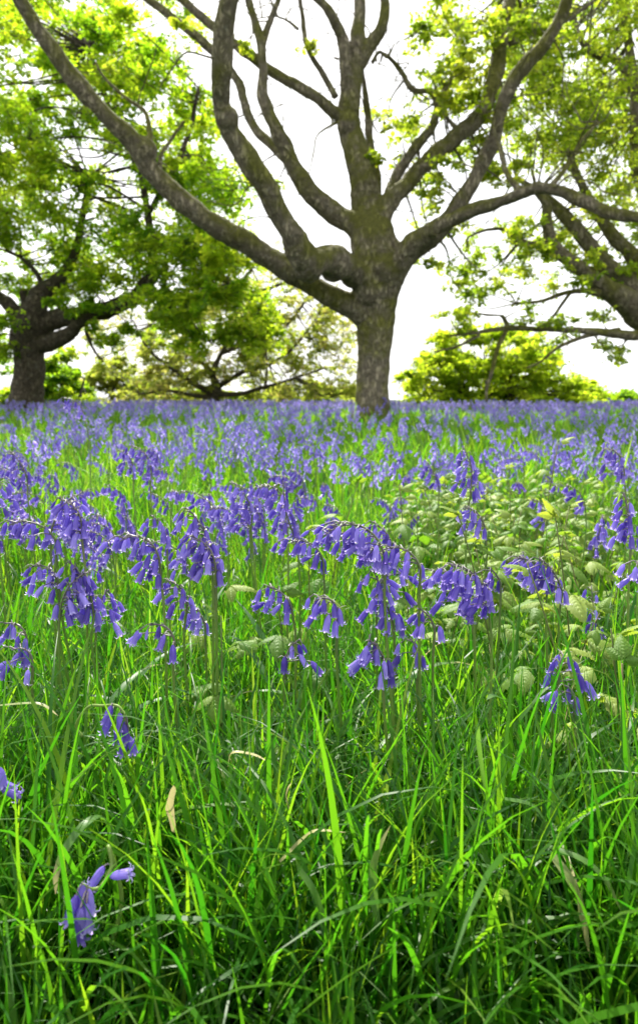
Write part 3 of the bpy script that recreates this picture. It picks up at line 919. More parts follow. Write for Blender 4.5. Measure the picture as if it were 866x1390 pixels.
# ------------------------------------------------------------------ grass
def grass(n, ylo, yhi, hmean, hsd, wlo, whi, half, segs, tuft, ypow=1.0, light=0.0, hcap=9):
    k = int(n / tuft)
    ty = ylo + (yhi - ylo) * rng.random(k) ** ypow
    side = np.maximum(.25, 2.2 - .15 * ty)            # the meadow goes on to both sides of the view, a little thinner
    k2 = int(k * np.mean((half * ty + side) / (half * ty + .25)))
    ty = ylo + (yhi - ylo) * rng.random(k2) ** ypow
    side = np.maximum(.25, 2.2 - .15 * ty)
    tx = rng.uniform(-1, 1, k2) * (half * ty + side)
    ok = (np.abs(tx) < half * ty + .25) | (rng.random(k2) < .55)
    tx, ty = tx[ok], ty[ok]; k = len(tx)
    spread = .012 + .012 * ty
    y = np.repeat(ty, tuft) + rng.normal(0, 1, k * tuft) * np.repeat(spread, tuft)
    x = np.repeat(tx, tuft) + rng.normal(0, 1, k * tuft) * np.repeat(spread, tuft)
    m = len(x)
    keep = y > .16
    az = np.repeat(rng.uniform(0, 2 * PI, k), tuft) + rng.normal(0, 1.3, m)
    h = np.clip(rng.normal(hmean, hsd, m) * np.repeat(rng.uniform(.75, 1.25, k), tuft), .05, hcap)
    h = h * (1 + .15 * np.sin(3.1 * x + 2 * y) * np.cos(2.3 * y))
    w = rng.uniform(wlo, whi, m) * np.repeat(rng.uniform(.7, 1.35, k), tuft)
    th0 = np.abs(rng.normal(.10, .16, m)); bend = np.abs(rng.normal(.70, .55, m))
    bent = rng.random(m) < .24; bend[bent] += rng.uniform(.7, 1.6, bent.sum())
    h = h * (1 - .24 * np.clip((y - .5) / .25, 0, 1) * np.clip((2.2 - y) / .8, 0, 1))
    bd = np.exp(-(((x - .33 * y) / .42) ** 2 + ((y - 1.55) / .55) ** 2))
    keep &= ~((bd > .38) & (rng.random(m) < .6))
    # blades near the lens stay below its view
    h = np.where(y < .42, np.minimum(h, .10 + .36 * np.clip(y - .16, 0, 1)), h)
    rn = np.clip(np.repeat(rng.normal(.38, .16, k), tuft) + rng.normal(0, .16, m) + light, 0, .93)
    dry = (rng.random(m) < .009) & (y > .62); rn[dry] = rng.uniform(.95, 1, dry.sum()); w[dry] *= .5; bend[dry] += .6
    # thin the blades that would stand in front of a placed flower
    g = ground(x, y)
    yy = y * CP - (g + h * .6 - CAM_H) * SP; zz = y * SP + (g + h * .6 - CAM_H) * CP
    u = U0 + F_PX * x / np.maximum(yy, .05); vt = V0 - F_PX * zz / np.maximum(yy, .05)
    for b in HERO_BOX:
        hit = (u > b[0]) & (u < b[1]) & (y < b[4] + .01) & (vt < b[3] + 60)
        keep &= ~(hit & (rng.random(m) < .80))
    for pts, wd_ in BLADES:
        for q in catmull(pts, 3):
            hit = (np.abs(u - q[0]) < 13) & (y < q[2] + .01) & (vt < q[1] + 15)
            keep &= ~(hit & (rng.random(m) < .45))
    x, y, az, h, w, th0, bend, rn, g = [q[keep] for q in (x, y, az, h, w, th0, bend, rn, g)]
    m = len(x)
    d = np.stack([np.cos(az), np.sin(az), 0 * az], 1)
    tw = az + PI / 2 + rng.normal(0, .5, m)
    s = np.stack([np.cos(tw), np.sin(tw), 0 * az], 1)
    p = np.stack([x, y, g - .005], 1)
    V = np.empty((m, segs + 1, 2, 3)); 
    for i in range(segs + 1):
        t = i / segs
        wd = (w * .5 * (.55 + .9 * t if t < .45 else (.955 * (1 - ((t - .45) / .55) ** 1.6) + .03)))[:, None]
        V[:, i, 0] = p - s * wd; V[:, i, 1] = p + s * wd
        th = th0 + bend * ((i + .5) / segs) ** 1.7
        p = p + (np.array([0, 0, 1.0])[None] * np.cos(th)[:, None] + d * np.sin(th)[:, None]) * (h / segs)[:, None]
    V = V.reshape(m, -1, 3)
    q = np.array([[2 * i, 2 * i + 1, 2 * i + 3, 2 * i + 2] for i in range(segs)])
    Fq = q[None] + (np.arange(m) * 2 * (segs + 1))[:, None, None]
    U = np.tile(np.repeat(np.linspace(0, 1, segs + 1), 2)[:, None] * np.array([[0, 1]]) + np.tile([[0, 0], [1, 0]], (segs + 1, 1)), (m, 1))
    return V.reshape(-1, 3), Fq.reshape(-1, 4), U, np.repeat(rn, 2 * (segs + 1))


ga = Acc()
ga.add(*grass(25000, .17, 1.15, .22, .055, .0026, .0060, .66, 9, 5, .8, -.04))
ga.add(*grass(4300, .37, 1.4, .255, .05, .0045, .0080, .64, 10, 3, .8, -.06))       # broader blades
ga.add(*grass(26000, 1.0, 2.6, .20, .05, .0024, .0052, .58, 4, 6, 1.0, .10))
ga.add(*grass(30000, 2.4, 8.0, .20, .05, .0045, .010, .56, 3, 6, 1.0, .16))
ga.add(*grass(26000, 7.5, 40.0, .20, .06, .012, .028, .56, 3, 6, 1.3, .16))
gr = link('grass', ga.mesh('grass', M['grass']))
tag(gr, 'long green meadow grass growing between the bluebells', 'grass', kind='stuff')

# ------------------------------------------------------------------ trees
def leaf_template():
    """one leaf, 1 long, folded on its midrib: two quads"""
    V = np.array([[0, 0, 0], [0, 1, -.12], [-.20, .22, .05], [-.33, .68, .03], [.20, .22, .05], [.33, .68, .03]])
    Fq = np.array([[0, 1, 3, 2], [1, 0, 4, 5]])
    return V, Fq


LV, LF = leaf_template()


def spray_template(seed, n=6):
    r_ = np.random.default_rng(seed)
    az = np.arange(n) * 2.4 + r_.uniform(-.4, .4, n)
    el = r_.uniform(-.7, .45, n)
    Yd = np.stack([np.cos(az) * np.cos(el), np.sin(az) * np.cos(el), np.sin(el)], 1)
    V, Fq = instances(LV, LF, frames(Yd, None, r_.normal(0, .5, n)), Yd * .15, r_.uniform(.7, 1.15, n))
    return V, Fq


SPR = [spray_template(k) for k in range(5)]


def foliage(clumps, leaf, mat, twig_mat, origin, seed, limbs=None, per=7, sprays=7, bias=0.0, tw_r=.010, bare=()):
    """clumps: (centre, radii, amount). leaves in sprays along twigs that spring from each clump's centre. returns crown mesh, twig mesh"""
    r_ = np.random.default_rng(seed)
    ca, ta = Acc(), Acc()
    TP, TS = [], []
    for V, Fq, U in bare:
        ta.add(V, Fq, U)
    for c, rad, amt in clumps:
        c = np.asarray(c, float); rad = np.asarray(rad, float)
        k = max(3, int(per * amt))
        shade = r_.normal(.5, .17)
        if limbs is not None and len(limbs):
            i = int(np.argmin(np.linalg.norm(limbs[:, :3] - c, axis=1))); a0 = limbs[i, :3]
            mid = (a0 + c) / 2 + r_.normal(0, .08, 3) * np.linalg.norm(c - a0)
            cv = catmull([a0, mid, c], 5)
            dl = np.linalg.norm(c - a0)
            V, Fq, U = tube(cv, np.linspace(min(limbs[i, 3] * .5, tw_r * (1.2 + dl * .8)), tw_r * .6, len(cv)), 5, closed=False)
            ta.add(V, Fq, U)
        for q in range(k):
            d = r_.normal(0, 1, 3); d[2] *= .9; d /= np.linalg.norm(d)
            ln = r_.uniform(.55, 1.05)
            e = c + d * rad * ln
            e[2] -= .10 * rad[2] * r_.random()
            mid = (c + e) / 2 + r_.normal(0, .07, 3) * rad
            cv = catmull([c, mid, e], 3)
            V, Fq, U = tube(cv, np.linspace(tw_r * .6, tw_r * .22, len(cv)), 4, closed=False)
            ta.add(V, Fq, U)
            for s in range(max(2, int(sprays * r_.uniform(.6, 1.4)))):
                t = r_.uniform(.25, 1.06)
                pp = c * (1 - t) ** 2 + 2 * mid * t * (1 - t) + e * t * t
                TP.append(pp + r_.normal(0, .13, 3) * rad * np.array([1, 1, .7])); TS.append(np.clip(shade + r_.normal(0, .16) + bias, 0, 1))
    TP = np.array(TP); TS = np.array(TS)
    kind = r_.integers(0, len(SPR), len(TP))
    for k in range(len(SPR)):
        p = TP[kind == k]
        if not len(p): continue
        az = r_.uniform(0, 2 * PI, len(p))
        Yd = np.stack([np.cos(az), np.sin(az), r_.normal(-.15, .35, len(p))], 1)
        V, Fq = instances(SPR[k][0], SPR[k][1], frames(Yd, None, r_.normal(0, .45, len(p))), p, leaf * r_.uniform(.75, 1.2, len(p)))
        nv = len(SPR[k][0])
        lr = np.repeat(r_.normal(0, .12, len(p) * nv // 6), 6)
        ca.add(V, Fq, None, np.clip(np.repeat(TS[kind == k], nv) + lr, 0, 1))
    nl_ = sum(len(f) for f in ca.F)
    tot = sum(len(f) for f in ta.F)
    off = ca.n
    for a_, b_, c_, d_ in zip(ta.V, ta.F, ta.U, ta.R):
        ca.V.append(a_); ca.F.append(b_ + off); ca.U.append(c_); ca.R.append(d_)
    me = ca.mesh('crown', mat, False, origin)
    me.materials.append(twig_mat)
    if len(me.polygons) == nl_ + tot:
        me.polygons.foreach_set('material_index', np.repeat([0, 1], [nl_, tot]).astype(np.int32))
    else:
        print('CROWN FACES', len(me.polygons), nl_, tot)
    return me, None


LIMB_W = .78


def limb(pts, y_from=None):
    """(u, v, width px, distance) rows -> smooth 3-D rows x, y, z, radius"""
    rows = []
    for u, v, wpx, y in pts:
        p = P(u, v, y)
        dep = y * CP - (p.z - CAM_H) * SP
        rows.append((p.x, p.y, p.z, wpx * LIMB_W / 2 / F_PX * dep))
    q = catmull(rows, 8)
    sd_ = sum(p[0] for p in pts) * .013
    L_ = 0.0
    for i in range(len(q)):
        if i: L_ += np.linalg.norm(q[i, :3] - q[i - 1, :3])
        f = L_ / (7 * np.mean(q[:, 3]) + .05)
        k = .30 * q[i, 3] * min(1, 2.5 * i / len(q))
        q[i, :3] += k * np.array(noise.noise_vector(Vector((f, sd_, 0)))) + k * .9 * np.array(noise.noise_vector(Vector((f * 2.7, sd_, 5))))
        q[i, 3] *= 1 + .16 * noise.noise(Vector((f * 1.7, sd_, 9)))
    return q


def remesh(acc, name, voxel, smooth_it, mat, origin, rough=.012):
    me = acc.mesh('tmp', None, True, origin)
    o = bpy.data.objects.new('tmp', me); COL.objects.link(o)
    r = o.modifiers.new('r', 'REMESH'); r.mode = 'VOXEL'; r.voxel_size = voxel
    s = o.modifiers.new('s', 'SMOOTH'); s.iterations = smooth_it; s.factor = .5
    dg = bpy.context.evaluated_depsgraph_get()
    nm = bpy.data.meshes.new_from_object(o.evaluated_get(dg))
    bpy.data.objects.remove(o); bpy.data.meshes.remove(me)
    nv = len(nm.vertices); co = np.empty(nv * 3, np.float32); nm.vertices.foreach_get('co', co); co = co.reshape(-1, 3)
    no = np.empty(nv * 3, np.float32); nm.vertices.foreach_get('normal', no); no = no.reshape(-1, 3)
    d = np.array([noise.fractal(Vector((c[0] * 5, c[1] * 5, c[2] * 1.7)), 1.0, 2.0, 4) for c in co])
    co = co + no * (d * rough)[:, None]
    nm.vertices.foreach_set('co', co.ravel().astype(np.float32))
    nm.polygons.foreach_set('use_smooth', np.ones(len(nm.polygons), bool))
    nm.update(); nm.name = name
    nm.materials.clear(); nm.materials.append(mat)
    return nm


def px_clump(u, v, y, ru, rv, amt=1.0, ry=None):
    p = P(u, v, y); s = y / F_PX
    return (tuple(p), (ru * s, (ry if ry else ru) * s, rv * s), amt)


M['bush_leaf'] = leafy('bush_leaf',
    [(0, (.07, .12, .012)), (.5, (.10, .145, .016)), (1, (.13, .16, .022))],
    [(0, (.40, .60, .015)), (.5, (.54, .70, .025)), (1, (.66, .74, .045))], trans=.74, rough=.5, spec=.2)

# ---- the forked oak in the middle
D = 9.2
base = P(505, 560, D); base.z = float(ground(base.x, base.y))
oak = thing('oak_tree', base, 'big nearly bare oak whose mossy trunk splits into many twisting limbs behind the bluebells', 'tree')
main = [
    # trunk into the central leader
    [(505, 590, 74, D), (505, 560, 62, D), (506, 520, 58, D), (508, 480, 60, D), (510, 440, 64, D), (511, 405, 72, D), (508, 370, 82, D), (506, 330, 74, D), (503, 290, 60, D + .1), (497, 250, 50, D + .1), (486, 212, 44, D + .2),
     (476, 180, 40, D + .3), (473, 145, 38, D + .3), (479, 95, 34, D + .4), (484, 60, 26, D + .4), (488, 20, 23, D + .5), (492, -25, 20, D + .6)],
    # far left limb
    [(505, 430, 50, D), (470, 412, 40, D - .1), (435, 394, 37, D - .2), (400, 370, 39, D - .3), (345, 338, 37, D - .5), (295, 308, 36, D - .7), (243, 272, 34, D - .8), (208, 233, 35, D - .9), (186, 196, 38, D - 1.0),
     (150, 160, 32, D - 1.1), (112, 118, 31, D - 1.2), (82, 80, 28, D - 1.3), (48, 32, 27, D - 1.4), (14, -20, 26, D - 1.5)],
    # limb towards the camera with its double elbow
    [(512, 405, 54, D), (488, 378, 46, D - .25), (470, 362, 44, D - .5), (454, 356, 56, D - .75), (437, 352, 44, D - 1.0), (420, 358, 56, D - 1.25), (408, 342, 54, D - 1.4), (396, 322, 48, D - 1.5), (383, 295, 40, D - 1.55), (360, 252, 40, D - 1.7),
     (334, 208, 40, D - 1.8), (310, 172, 36, D - 1.9), (303, 150, 34, D - 1.95), (301, 110, 33, D - 2.1), (303, 60, 33, D - 2.2), (308, 20, 32, D - 2.3), (314, -25, 30, D - 2.4)],
    # upper left limb
    [(504, 330, 50, D), (480, 305, 40, D), (455, 290, 37, D), (428, 268, 34, D - .1), (402, 238, 30, D - .2), (386, 204, 28, D - .2), (370, 164, 24, D - .3), (357, 128, 20, D - .3), (357, 95, 17, D - .3), (351, 50, 16, D - .3), (342, 18, 14, D - .3), (332, -20, 13, D - .3)],
    # right limb rising
    [(508, 310, 46, D), (530, 272, 34, D), (556, 246, 30, D + .1), (590, 208, 28, D + .2), (628, 176, 28, D + .3), (657, 145, 26, D + .4), (672, 105, 25, D + .5), (681, 55, 23, D + .6), (690, 5, 20, D + .7), (696, -25, 19, D + .7)],
    # right limb, outer
    [(516, 385, 56, D), (545, 352, 44, D), (578, 325, 40, D - .1), (608, 298, 32, D - .2), (632, 265, 28, D - .3), (654, 225, 26, D - .4), (671, 188, 24, D - .5), (682, 145, 24, D - .6), (702, 102, 25, D - .7), (735, 62, 24, D - .8), (760, 22, 22, D - .9), (776, -20, 20, D - 1)],
    # right limb, low and long
    [(514, 400, 52, D), (538, 366, 42, D - .2), (560, 332, 36, D - .4), (590, 310, 28, D - .6), (622, 294, 25, D - .8), (660, 280, 22, D - 1), (705, 263, 21, D - 1.2), (745, 256, 20, D - 1.4), (790, 272, 21, D - 1.6), (830, 290, 21, D - 1.8), (872, 298, 19, D - 2), (920, 310, 16, D - 2.2)],
    # fork arms of the leader
    [(480, 100, 30, D + .4), (498, 66, 24, D + .35), (516, 40, 21, D + .3), (522, 14, 17, D + .3), (518, -22, 13, D + .3)],
    [(474, 130, 30, D + .3), (468, 80, 22, D + .2), (462, 48, 20, D + .2), (446, 18, 16, D + .1), (425, -8, 14, D + .1), (410, -25, 12, D)],
]
oa = Acc(); OAK_LIMBS = []
for k, pts in enumerate(main):
    rws = limb(pts); OAK_LIMBS.append(rws)
    V, Fq, U = tube(rws[:, :3], rws[:, 3], 16, .10, k)
    oa.add(V, Fq)
# root flare and burrs
for k, a in enumerate((.3, 1.5, 2.7, 3.9, 5.2)):
    c, s = math.cos(a), math.sin(a)
    pts = np.array([[base.x + c * .12, base.y + s * .12, .75], [base.x + c * .24, base.y + s * .24, .28], [base.x + c * .48, base.y + s * .48, .02], [base.x + c * .7, base.y + s * .7, -.1]])
    cv = catmull(pts, 5); V, Fq, U = tube(cv, np.linspace(.10, .09, len(cv)), 10); oa.add(V, Fq)
for (u, v, y, r) in ((418, 360, D - 1.25, .25), (520, 365, D - .2, .27), (478, 372, D - .3, .22), (308, 162, D - 1.92, .17), (196, 205, D - .95, .20), (500, 395, D - .12, .30), (536, 345, D - .05, .22), (472, 170, D + .2, .20)):
    p = P(u, v, y)
    cv = np.array([p + Vector((0, 0, z)) for z in np.linspace(-r, r, 7) * .85])
    V, Fq, U = tube(cv, np.sqrt(np.maximum(1e-4, 1 - np.linspace(-.97, .97, 7) ** 2)) * r * .8, 10); oa.add(V, Fq)
link('trunk', remesh(oa, 'trunk', .017, 5, M['bark'], base, .016), oak)
thin = [
    [(474, 172, 20, D + .3), (450, 150, 19, D + .2), (420, 127, 18, D + .2), (370, 98, 17, D + .3), (330, 68, 17, D + .4), (285, 32, 16, D + .5), (240, -8, 15, D + .6)],
    [(395, 225, 18, D - .2), (372, 200, 17, D), (346, 172, 17, D + .2), (330, 135, 15, D + .3), (322, 108, 15, D + .4), (288, 68, 15, D + .5), (245, 32, 14, D + .6), (190, -10, 14, D + .7)],
    [(510, 285, 20, D + .2), (512, 240, 16, D + .4), (504, 205, 14, D + .5), (500, 165, 13, D + .6), (494, 118, 9, D + .6), (490, 80, 6, D + .7)],
    [(526, 275, 22, D + .1), (537, 240, 19, D + .3), (560, 205, 18, D + .4), (582, 180, 16, D + .5), (592, 152, 13, D + .6), (586, 127, 11, D + .6), (560, 122, 10, D + .6), (545, 98, 9, D + .6), (530, 80, 7, D + .6), (514, 70, 5, D + .6)],
    [(592, 152, 11, D + .6), (604, 120, 9, D + .7), (618, 95, 7, D + .8), (630, 60, 5, D + .9)],
    [(456, 132, 12, D + .2), (438, 100, 10, D + .2), (416, 62, 9, D + .1), (410, 20, 8, D), (405, -15, 7, D)],
    [(357, 60, 13, D - .3), (366, 30, 11, D - .3), (377, 2, 9, D - .3), (382, -20, 8, D - .3)],
    [(459, 165, 5, D + .2), (432, 182, 3.5, D), (426, 205, 3, D - .1), (420, 235, 2, D - .2)],
    [(205, 200, 10, D - .9), (203, 175, 9, D - .8), (196, 150, 7, D - .7), (170, 132, 6, D - .6), (142, 105, 5, D - .5), (130, 85, 4, D - .5)],
    [(220, 245, 9, D - .8), (218, 215, 8, D - .7), (232, 190, 6, D - .6), (250, 165, 5, D - .5)],
    [(710, 262, 14, D - 1.2), (690, 240, 10, D - 1), (680, 210, 8, D - .8), (668, 170, 6, D - .7)],
    [(745, 256, 12, D - 1.4), (770, 225, 8, D - 1.3), (790, 190, 6, D - 1.2), (812, 165, 4, D - 1.1)],
    [(690, 60, 10, D + .6), (720, 48, 8, D + .6), (760, 32, 7, D + .5), (800, 5, 6, D + .5), (830, -15, 5, D + .5)],
    [(620, 176, 9, D + .3), (600, 150, 6, D + .3), (590, 120, 5, D + .3)],
    [(405, 40, 6, D), (390, 28, 4, D), (372, 22, 3, D), (350, 25, 2, D)],
    [(505, 85, 7, D + .4), (515, 70, 5, D + .4), (525, 78, 4, D + .4), (535, 60, 3, D + .4)],
]
for k, pts in enumerate(thin):
    rws = limb(pts); OAK_LIMBS.append(rws)
    V, Fq, U = tube(rws[:, :3], rws[:, 3], 8, .12, 30 + k); a = Acc(); a.add(V, Fq, U)
    link('branch', a.mesh('branch', M['bark'], True, base), oak)
OL = np.vstack(OAK_LIMBS)
oc = []
r_ = random.Random(31)
for (u, v, su, sv, nn, am) in ((605, 70, 60, 75, 24, .8), (640, 215, 65, 50, 14, .7), (720, 130, 70, 80, 20, .75), (560, 190, 40, 40, 6, .4), (690, 30, 70, 40, 14, .75), (595, 290, 40, 30, 4, .3), (620, 350, 60, 60, 6, .25)):
    for _ in range(nn):
        y = D + r_.uniform(-.3, 2.6)
        oc.append(px_clump(u + r_.gauss(0, .55) * su, v + r_.gauss(0, .55) * sv, y, r_.uniform(22, 42), r_.uniform(14, 26), am))
for (u, v) in ((330, 60), (240, 30), (345, 240), (372, 250), (150, 95), (505, 215), (420, 60)):
    oc.append(px_clump(u, v, D, 16, 12, .2))
bare = []
rb = np.random.default_rng(8)
src = OL[(OL[:, 3] < .14) & (OL[:, 2] > 2.4)]
for k in range(150):
    q = src[rb.integers(len(src))]
    p = q[:3].copy(); d = rb.normal(0, 1, 3) + np.array([0, 0, .35]); d /= np.linalg.norm(d)
    ln = rb.uniform(.35, 1.25); pts = [p.copy()]
    for j in range(8):
        d = d + rb.normal(0, .38, 3) + np.array([0, 0, .05]); d /= np.linalg.norm(d)
        p = p + d * ln / 8; pts.append(p.copy())
        if j in (3, 5) and rb.random() < .7:
            e = d + rb.normal(0, .8, 3); e /= np.linalg.norm(e); sub = [p.copy()]
            for jj in range(4):
                e = e + rb.normal(0, .35, 3); e /= np.linalg.norm(e); sub.append(sub[-1] + e * ln * .09)
            bare.append(tube(catmull(sub, 2), np.linspace(.005, .0025, 9), 4, closed=False))
    r0 = rb.uniform(.007, .014)
    bare.append(tube(catmull(pts, 2), np.linspace(r0, .0035, 17), 5, closed=False))
cm, tm = foliage(oc, .075, M['young_leaf'], M['bark'], base, 3, OL, 7, 6, .05, .009, bare)
link('crown', cm, oak)


def tree(name, base_uv, y, limbs, clumps, label, leaf, lmat, bmat, seed, group=None, per=7, sprays=7, bias=0, tw=.012, trunk_name='trunk'):
    b = P(base_uv[0], base_uv[1], y); b.z = float(ground(b.x, b.y))
    t = thing(name, b, label, 'tree' if 'tree' in name or 'oak' in name else 'bush', group)
    rows = []
    for k, pts in enumerate(limbs):
        rws = limb(pts); rows.append(rws)
        V, Fq, U = tube(rws[:, :3], rws[:, 3], 12 if k == 0 else 8, .13, seed + k); a = Acc(); a.add(V, Fq, U)
        link(trunk_name if k == 0 else 'branch', a.mesh('trunk' if k == 0 else 'branch', bmat, True, b), t)
    c, tm = foliage(clumps, leaf, lmat, bmat, b, seed, np.vstack(rows) if rows else None, per, sprays, bias, tw)
    link('crown', c, t)
    return t


def region(seed, poly, n, ylo, yhi, ru, rv, amt, holes=()):
    """clump centres inside a picture-plan polygon, each at its own distance"""
    r_ = random.Random(seed); out = []
    xs = [p[0] for p in poly]; ys = [p[1] for p in poly]
    tries = 0
    while len(out) < n and tries < 9000:
        tries += 1
        u, v = r_.uniform(min(xs), max(xs)), r_.uniform(min(ys), max(ys))
        ins = False
        for (x1, y1), (x2, y2) in zip(poly, poly[1:] + poly[:1]):
            if (y1 > v) != (y2 > v) and u < (x2 - x1) * (v - y1) / (y2 - y1) + x1: ins = not ins
        if not ins or any(math.hypot((u - a) / c, (v - b) / d) < 1 for a, b, c, d in holes): continue
        k = r_.uniform(.75, 1.25)
        out.append(px_clump(u, v, r_.uniform(ylo, yhi), ru * k, rv * k, amt * r_.uniform(.7, 1.3)))
    return out


# ---- old spreading oak at the left
LIMB_W = .82
E = 14.5
left_limbs = [
    [(34, 580, 60, E), (36, 550, 56, E), (38, 510, 50, E), (40, 470, 52, E), (44, 440, 56, E), (48, 420, 40, E), (58, 398, 30, E), (80, 380, 22, E), (95, 362, 18, E), (104, 340, 14, E), (112, 300, 11, E), (120, 240, 8, E)],
    [(30, 470, 40, E + .1), (26, 440, 34, E + .1), (14, 415, 22, E), (-10, 395, 18, E), (-40, 360, 15, E)],
    [(50, 445, 36, E), (80, 432, 32, E), (112, 428, 30, E - .2), (145, 422, 29, E - .4), (175, 408, 28, E - .6), (197, 385, 24, E - .7), (206, 358, 20, E - .8), (206, 325, 15, E - .9), (200, 280, 12, E - 1), (190, 230, 9, E - 1)],
    [(48, 468, 34, E), (75, 462, 30, E - .2), (98, 450, 24, E - .4), (112, 436, 18, E - .5), (150, 420, 12, E - .8)],
    [(36, 430, 18, E + .2), (33, 410, 15, E + .2), (30, 395, 10, E + .2)],
    [(222, 375, 8, E - 1), (226, 360, 9, E - 1), (224, 395, 8, E - 1.1), (236, 425, 6, E - 1.2), (250, 450, 5, E - 1.3), (280, 462, 4, E - 1.4)],
    [(206, 335, 10, E - .9), (240, 330, 9, E - 1), (275, 350, 7, E - 1.2), (310, 385, 5, E - 1.3)],
    [(60, 396, 10, E), (50, 370, 8, E), (30, 350, 6, E), (10, 340, 5, E)],
    [(120, 428, 10, E - .3), (118, 450, 7, E - .3), (128, 475, 5, E - .4), (140, 490, 3, E - .4)],
    [(190, 235, 9, E - 1), (150, 150, 8, E - 1), (120, 60, 7, E - 1)],
    [(202, 290, 9, E - 1), (250, 200, 8, E - 1.2), (270, 120, 6, E - 1.4)],
]
lc = region(1, [(-40, -20), (235, -20), (290, 90), (300, 180), (330, 290), (300, 330), (200, 345), (120, 330), (-40, 330)], 165, E - 3, E + 3, 44, 34, .82,
            holes=((22, 112, 26, 22), (118, 205, 30, 34), (20, 330, 24, 18), (235, 60, 22, 22), (55, 30, 22, 14), (180, 40, 18, 12), (85, 140, 16, 14), (60, 230, 14, 12), (150, 110, 16, 12), (240, 190, 16, 14), (285, 150, 18, 16), (15, 200, 14, 12), (110, 290, 14, 10), (180, 290, 12, 10)))
lc += region(2, [(170, 330), (300, 320), (345, 380), (370, 430), (368, 480), (330, 498), (270, 480), (215, 450), (180, 400)], 52, E - 3.4, E + .5, 36, 28, .85)
lc += region(3, [(-40, 330), (120, 330), (170, 360), (120, 395), (-40, 420)], 24, E - 1, E + 2, 34, 24, .9)
lc += region(14, [(55, 395), (175, 370), (165, 405), (95, 440)], 9, E - 1.4, E - .6, 28, 16, .4)
lc += region(15, [(-40, 420), (15, 430), (10, 470), (-40, 480)], 6, E - 1, E + 1, 28, 18, .7)
lc += region(4, [(90, 440), (200, 440), (260, 470), (180, 470), (120, 465)], 5, E - 1, E, 26, 14, .6)
tree('oak_tree', (36, 560), E, left_limbs, lc, 'old broad oak with a thick stumpy trunk, a broken snag and full green leaves', .088, M['oak_leaf'], M['bark_far'], 21, None, 10, 10, 0, .011)

# ---- oak beyond the right edge
LIMB_W = .86
G = 11.5
right_limbs = [
    [(985, 600, 90, G), (975, 540, 80, G), (955, 490, 66, G), (920, 460, 56, G), (880, 435, 46, G), (848, 412, 38, G - .2), (812, 385, 28, G - .4), (780, 360, 24, G - .6), (754, 336, 21, G - .7), (744, 305, 18, G - .8), (742, 278, 14, G - .8), (728, 262, 8, G - .8)],
    [(930, 455, 44, G), (880, 415, 34, G), (850, 385, 32, G), (825, 362, 30, G), (800, 332, 26, G), (778, 305, 22, G + .1), (756, 284, 17, G + .2), (735, 265, 12, G + .3), (700, 240, 8, G + .4)],
    [(930, 450, 40, G + .3), (885, 385, 28, G + .3), (850, 340, 24, G + .4), (826, 310, 20, G + .5), (806, 282, 16, G + .6), (780, 230, 12, G + .7), (765, 180, 8, G + .8)],
    [(985, 520, 50, G + .3), (960, 420, 40, G + .4), (905, 330, 26, G + .5), (868, 240, 20, G + .6), (862, 180, 18, G + .7), (858, 100, 15, G + .8), (850, 20, 12, G + .9), (845, -30, 10, G + .9)],
    [(900, 452, 22, G - .3), (850, 455, 15, G - .5), (800, 449, 11, G - .7), (740, 447, 9, G - .9), (690, 446, 8, G - 1), (655, 450, 6, G - 1.1), (610, 456, 4, G - 1.2)],
    [(688, 446, 7, G - 1), (676, 470, 7, G - 1.1), (668, 500, 6, G - 1.2), (660, 530, 5, G - 1.3), (660, 546, 3, G - 1.3)],
    [(690, 446, 8, G - 1), (684, 432, 6, G - 1), (680, 428, 5, G - 1)],
    [(746, 336, 10, G - .7), (722, 332, 9, G - .8), (700, 326, 8, G - .9), (684, 312, 6, G - 1), (660, 312, 5, G - 1), (635, 322, 3, G - 1)],
    [(812, 398, 12, G - .5), (790, 395, 9, G - .6), (765, 398, 7, G - .7), (735, 408, 6, G - .8), (700, 412, 5, G - .9)],
    [(840, 448, 9, G - .5), (800, 455, 7, G - .7), (760, 470, 6, G - .8), (735, 490, 4, G - .9), (715, 500, 3, G - 1)],
    [(650, 455, 5, G - 1.1), (620, 470, 4, G - 1.2), (590, 478, 3, G - 1.2)],
    [(858, 110, 14, G + .8), (838, 82, 13, G + .6), (812, 76, 12, G + .5), (792, 60, 10, G + .4), (780, 35, 8, G + .3), (778, 10, 6, G + .3)],
    [(775, 395, 6, G - .7), (750, 430, 5, G - .7), (738, 445, 4, G - .7)],
]
rc = region(5, [(700, -20), (890, -20), (890, 330), (820, 300), (760, 230), (690, 190), (690, 60)], 100, G - 1, G + 4, 44, 34, .95, holes=((770, 95, 26, 20), (838, 225, 22, 22), (735, 60, 20, 20)))
rc += region(6, [(640, 330), (740, 290), (790, 330), (840, 380), (800, 395), (700, 390), (620, 400), (600, 360)], 40, G - 1.5, G + 1.5, 32, 24, .6)
rc += region(7, [(590, 420), (720, 415), (850, 400), (866, 500), (800, 480), (700, 440), (600, 460)], 18, G - 1.5, G, 28, 16, .35)
rc += region(71, [(800, 280), (880, 290), (880, 470), (830, 440)], 14, G - .6, G + 2.5, 36, 26, .6)
tree('oak_tree', (985, 600), G, right_limbs, rc, 'oak leaning in from beyond the right edge with long low limbs and sparse leaves', .075, M['young_leaf'], M['bark'], 55, None, 8, 7, -.03, .009)

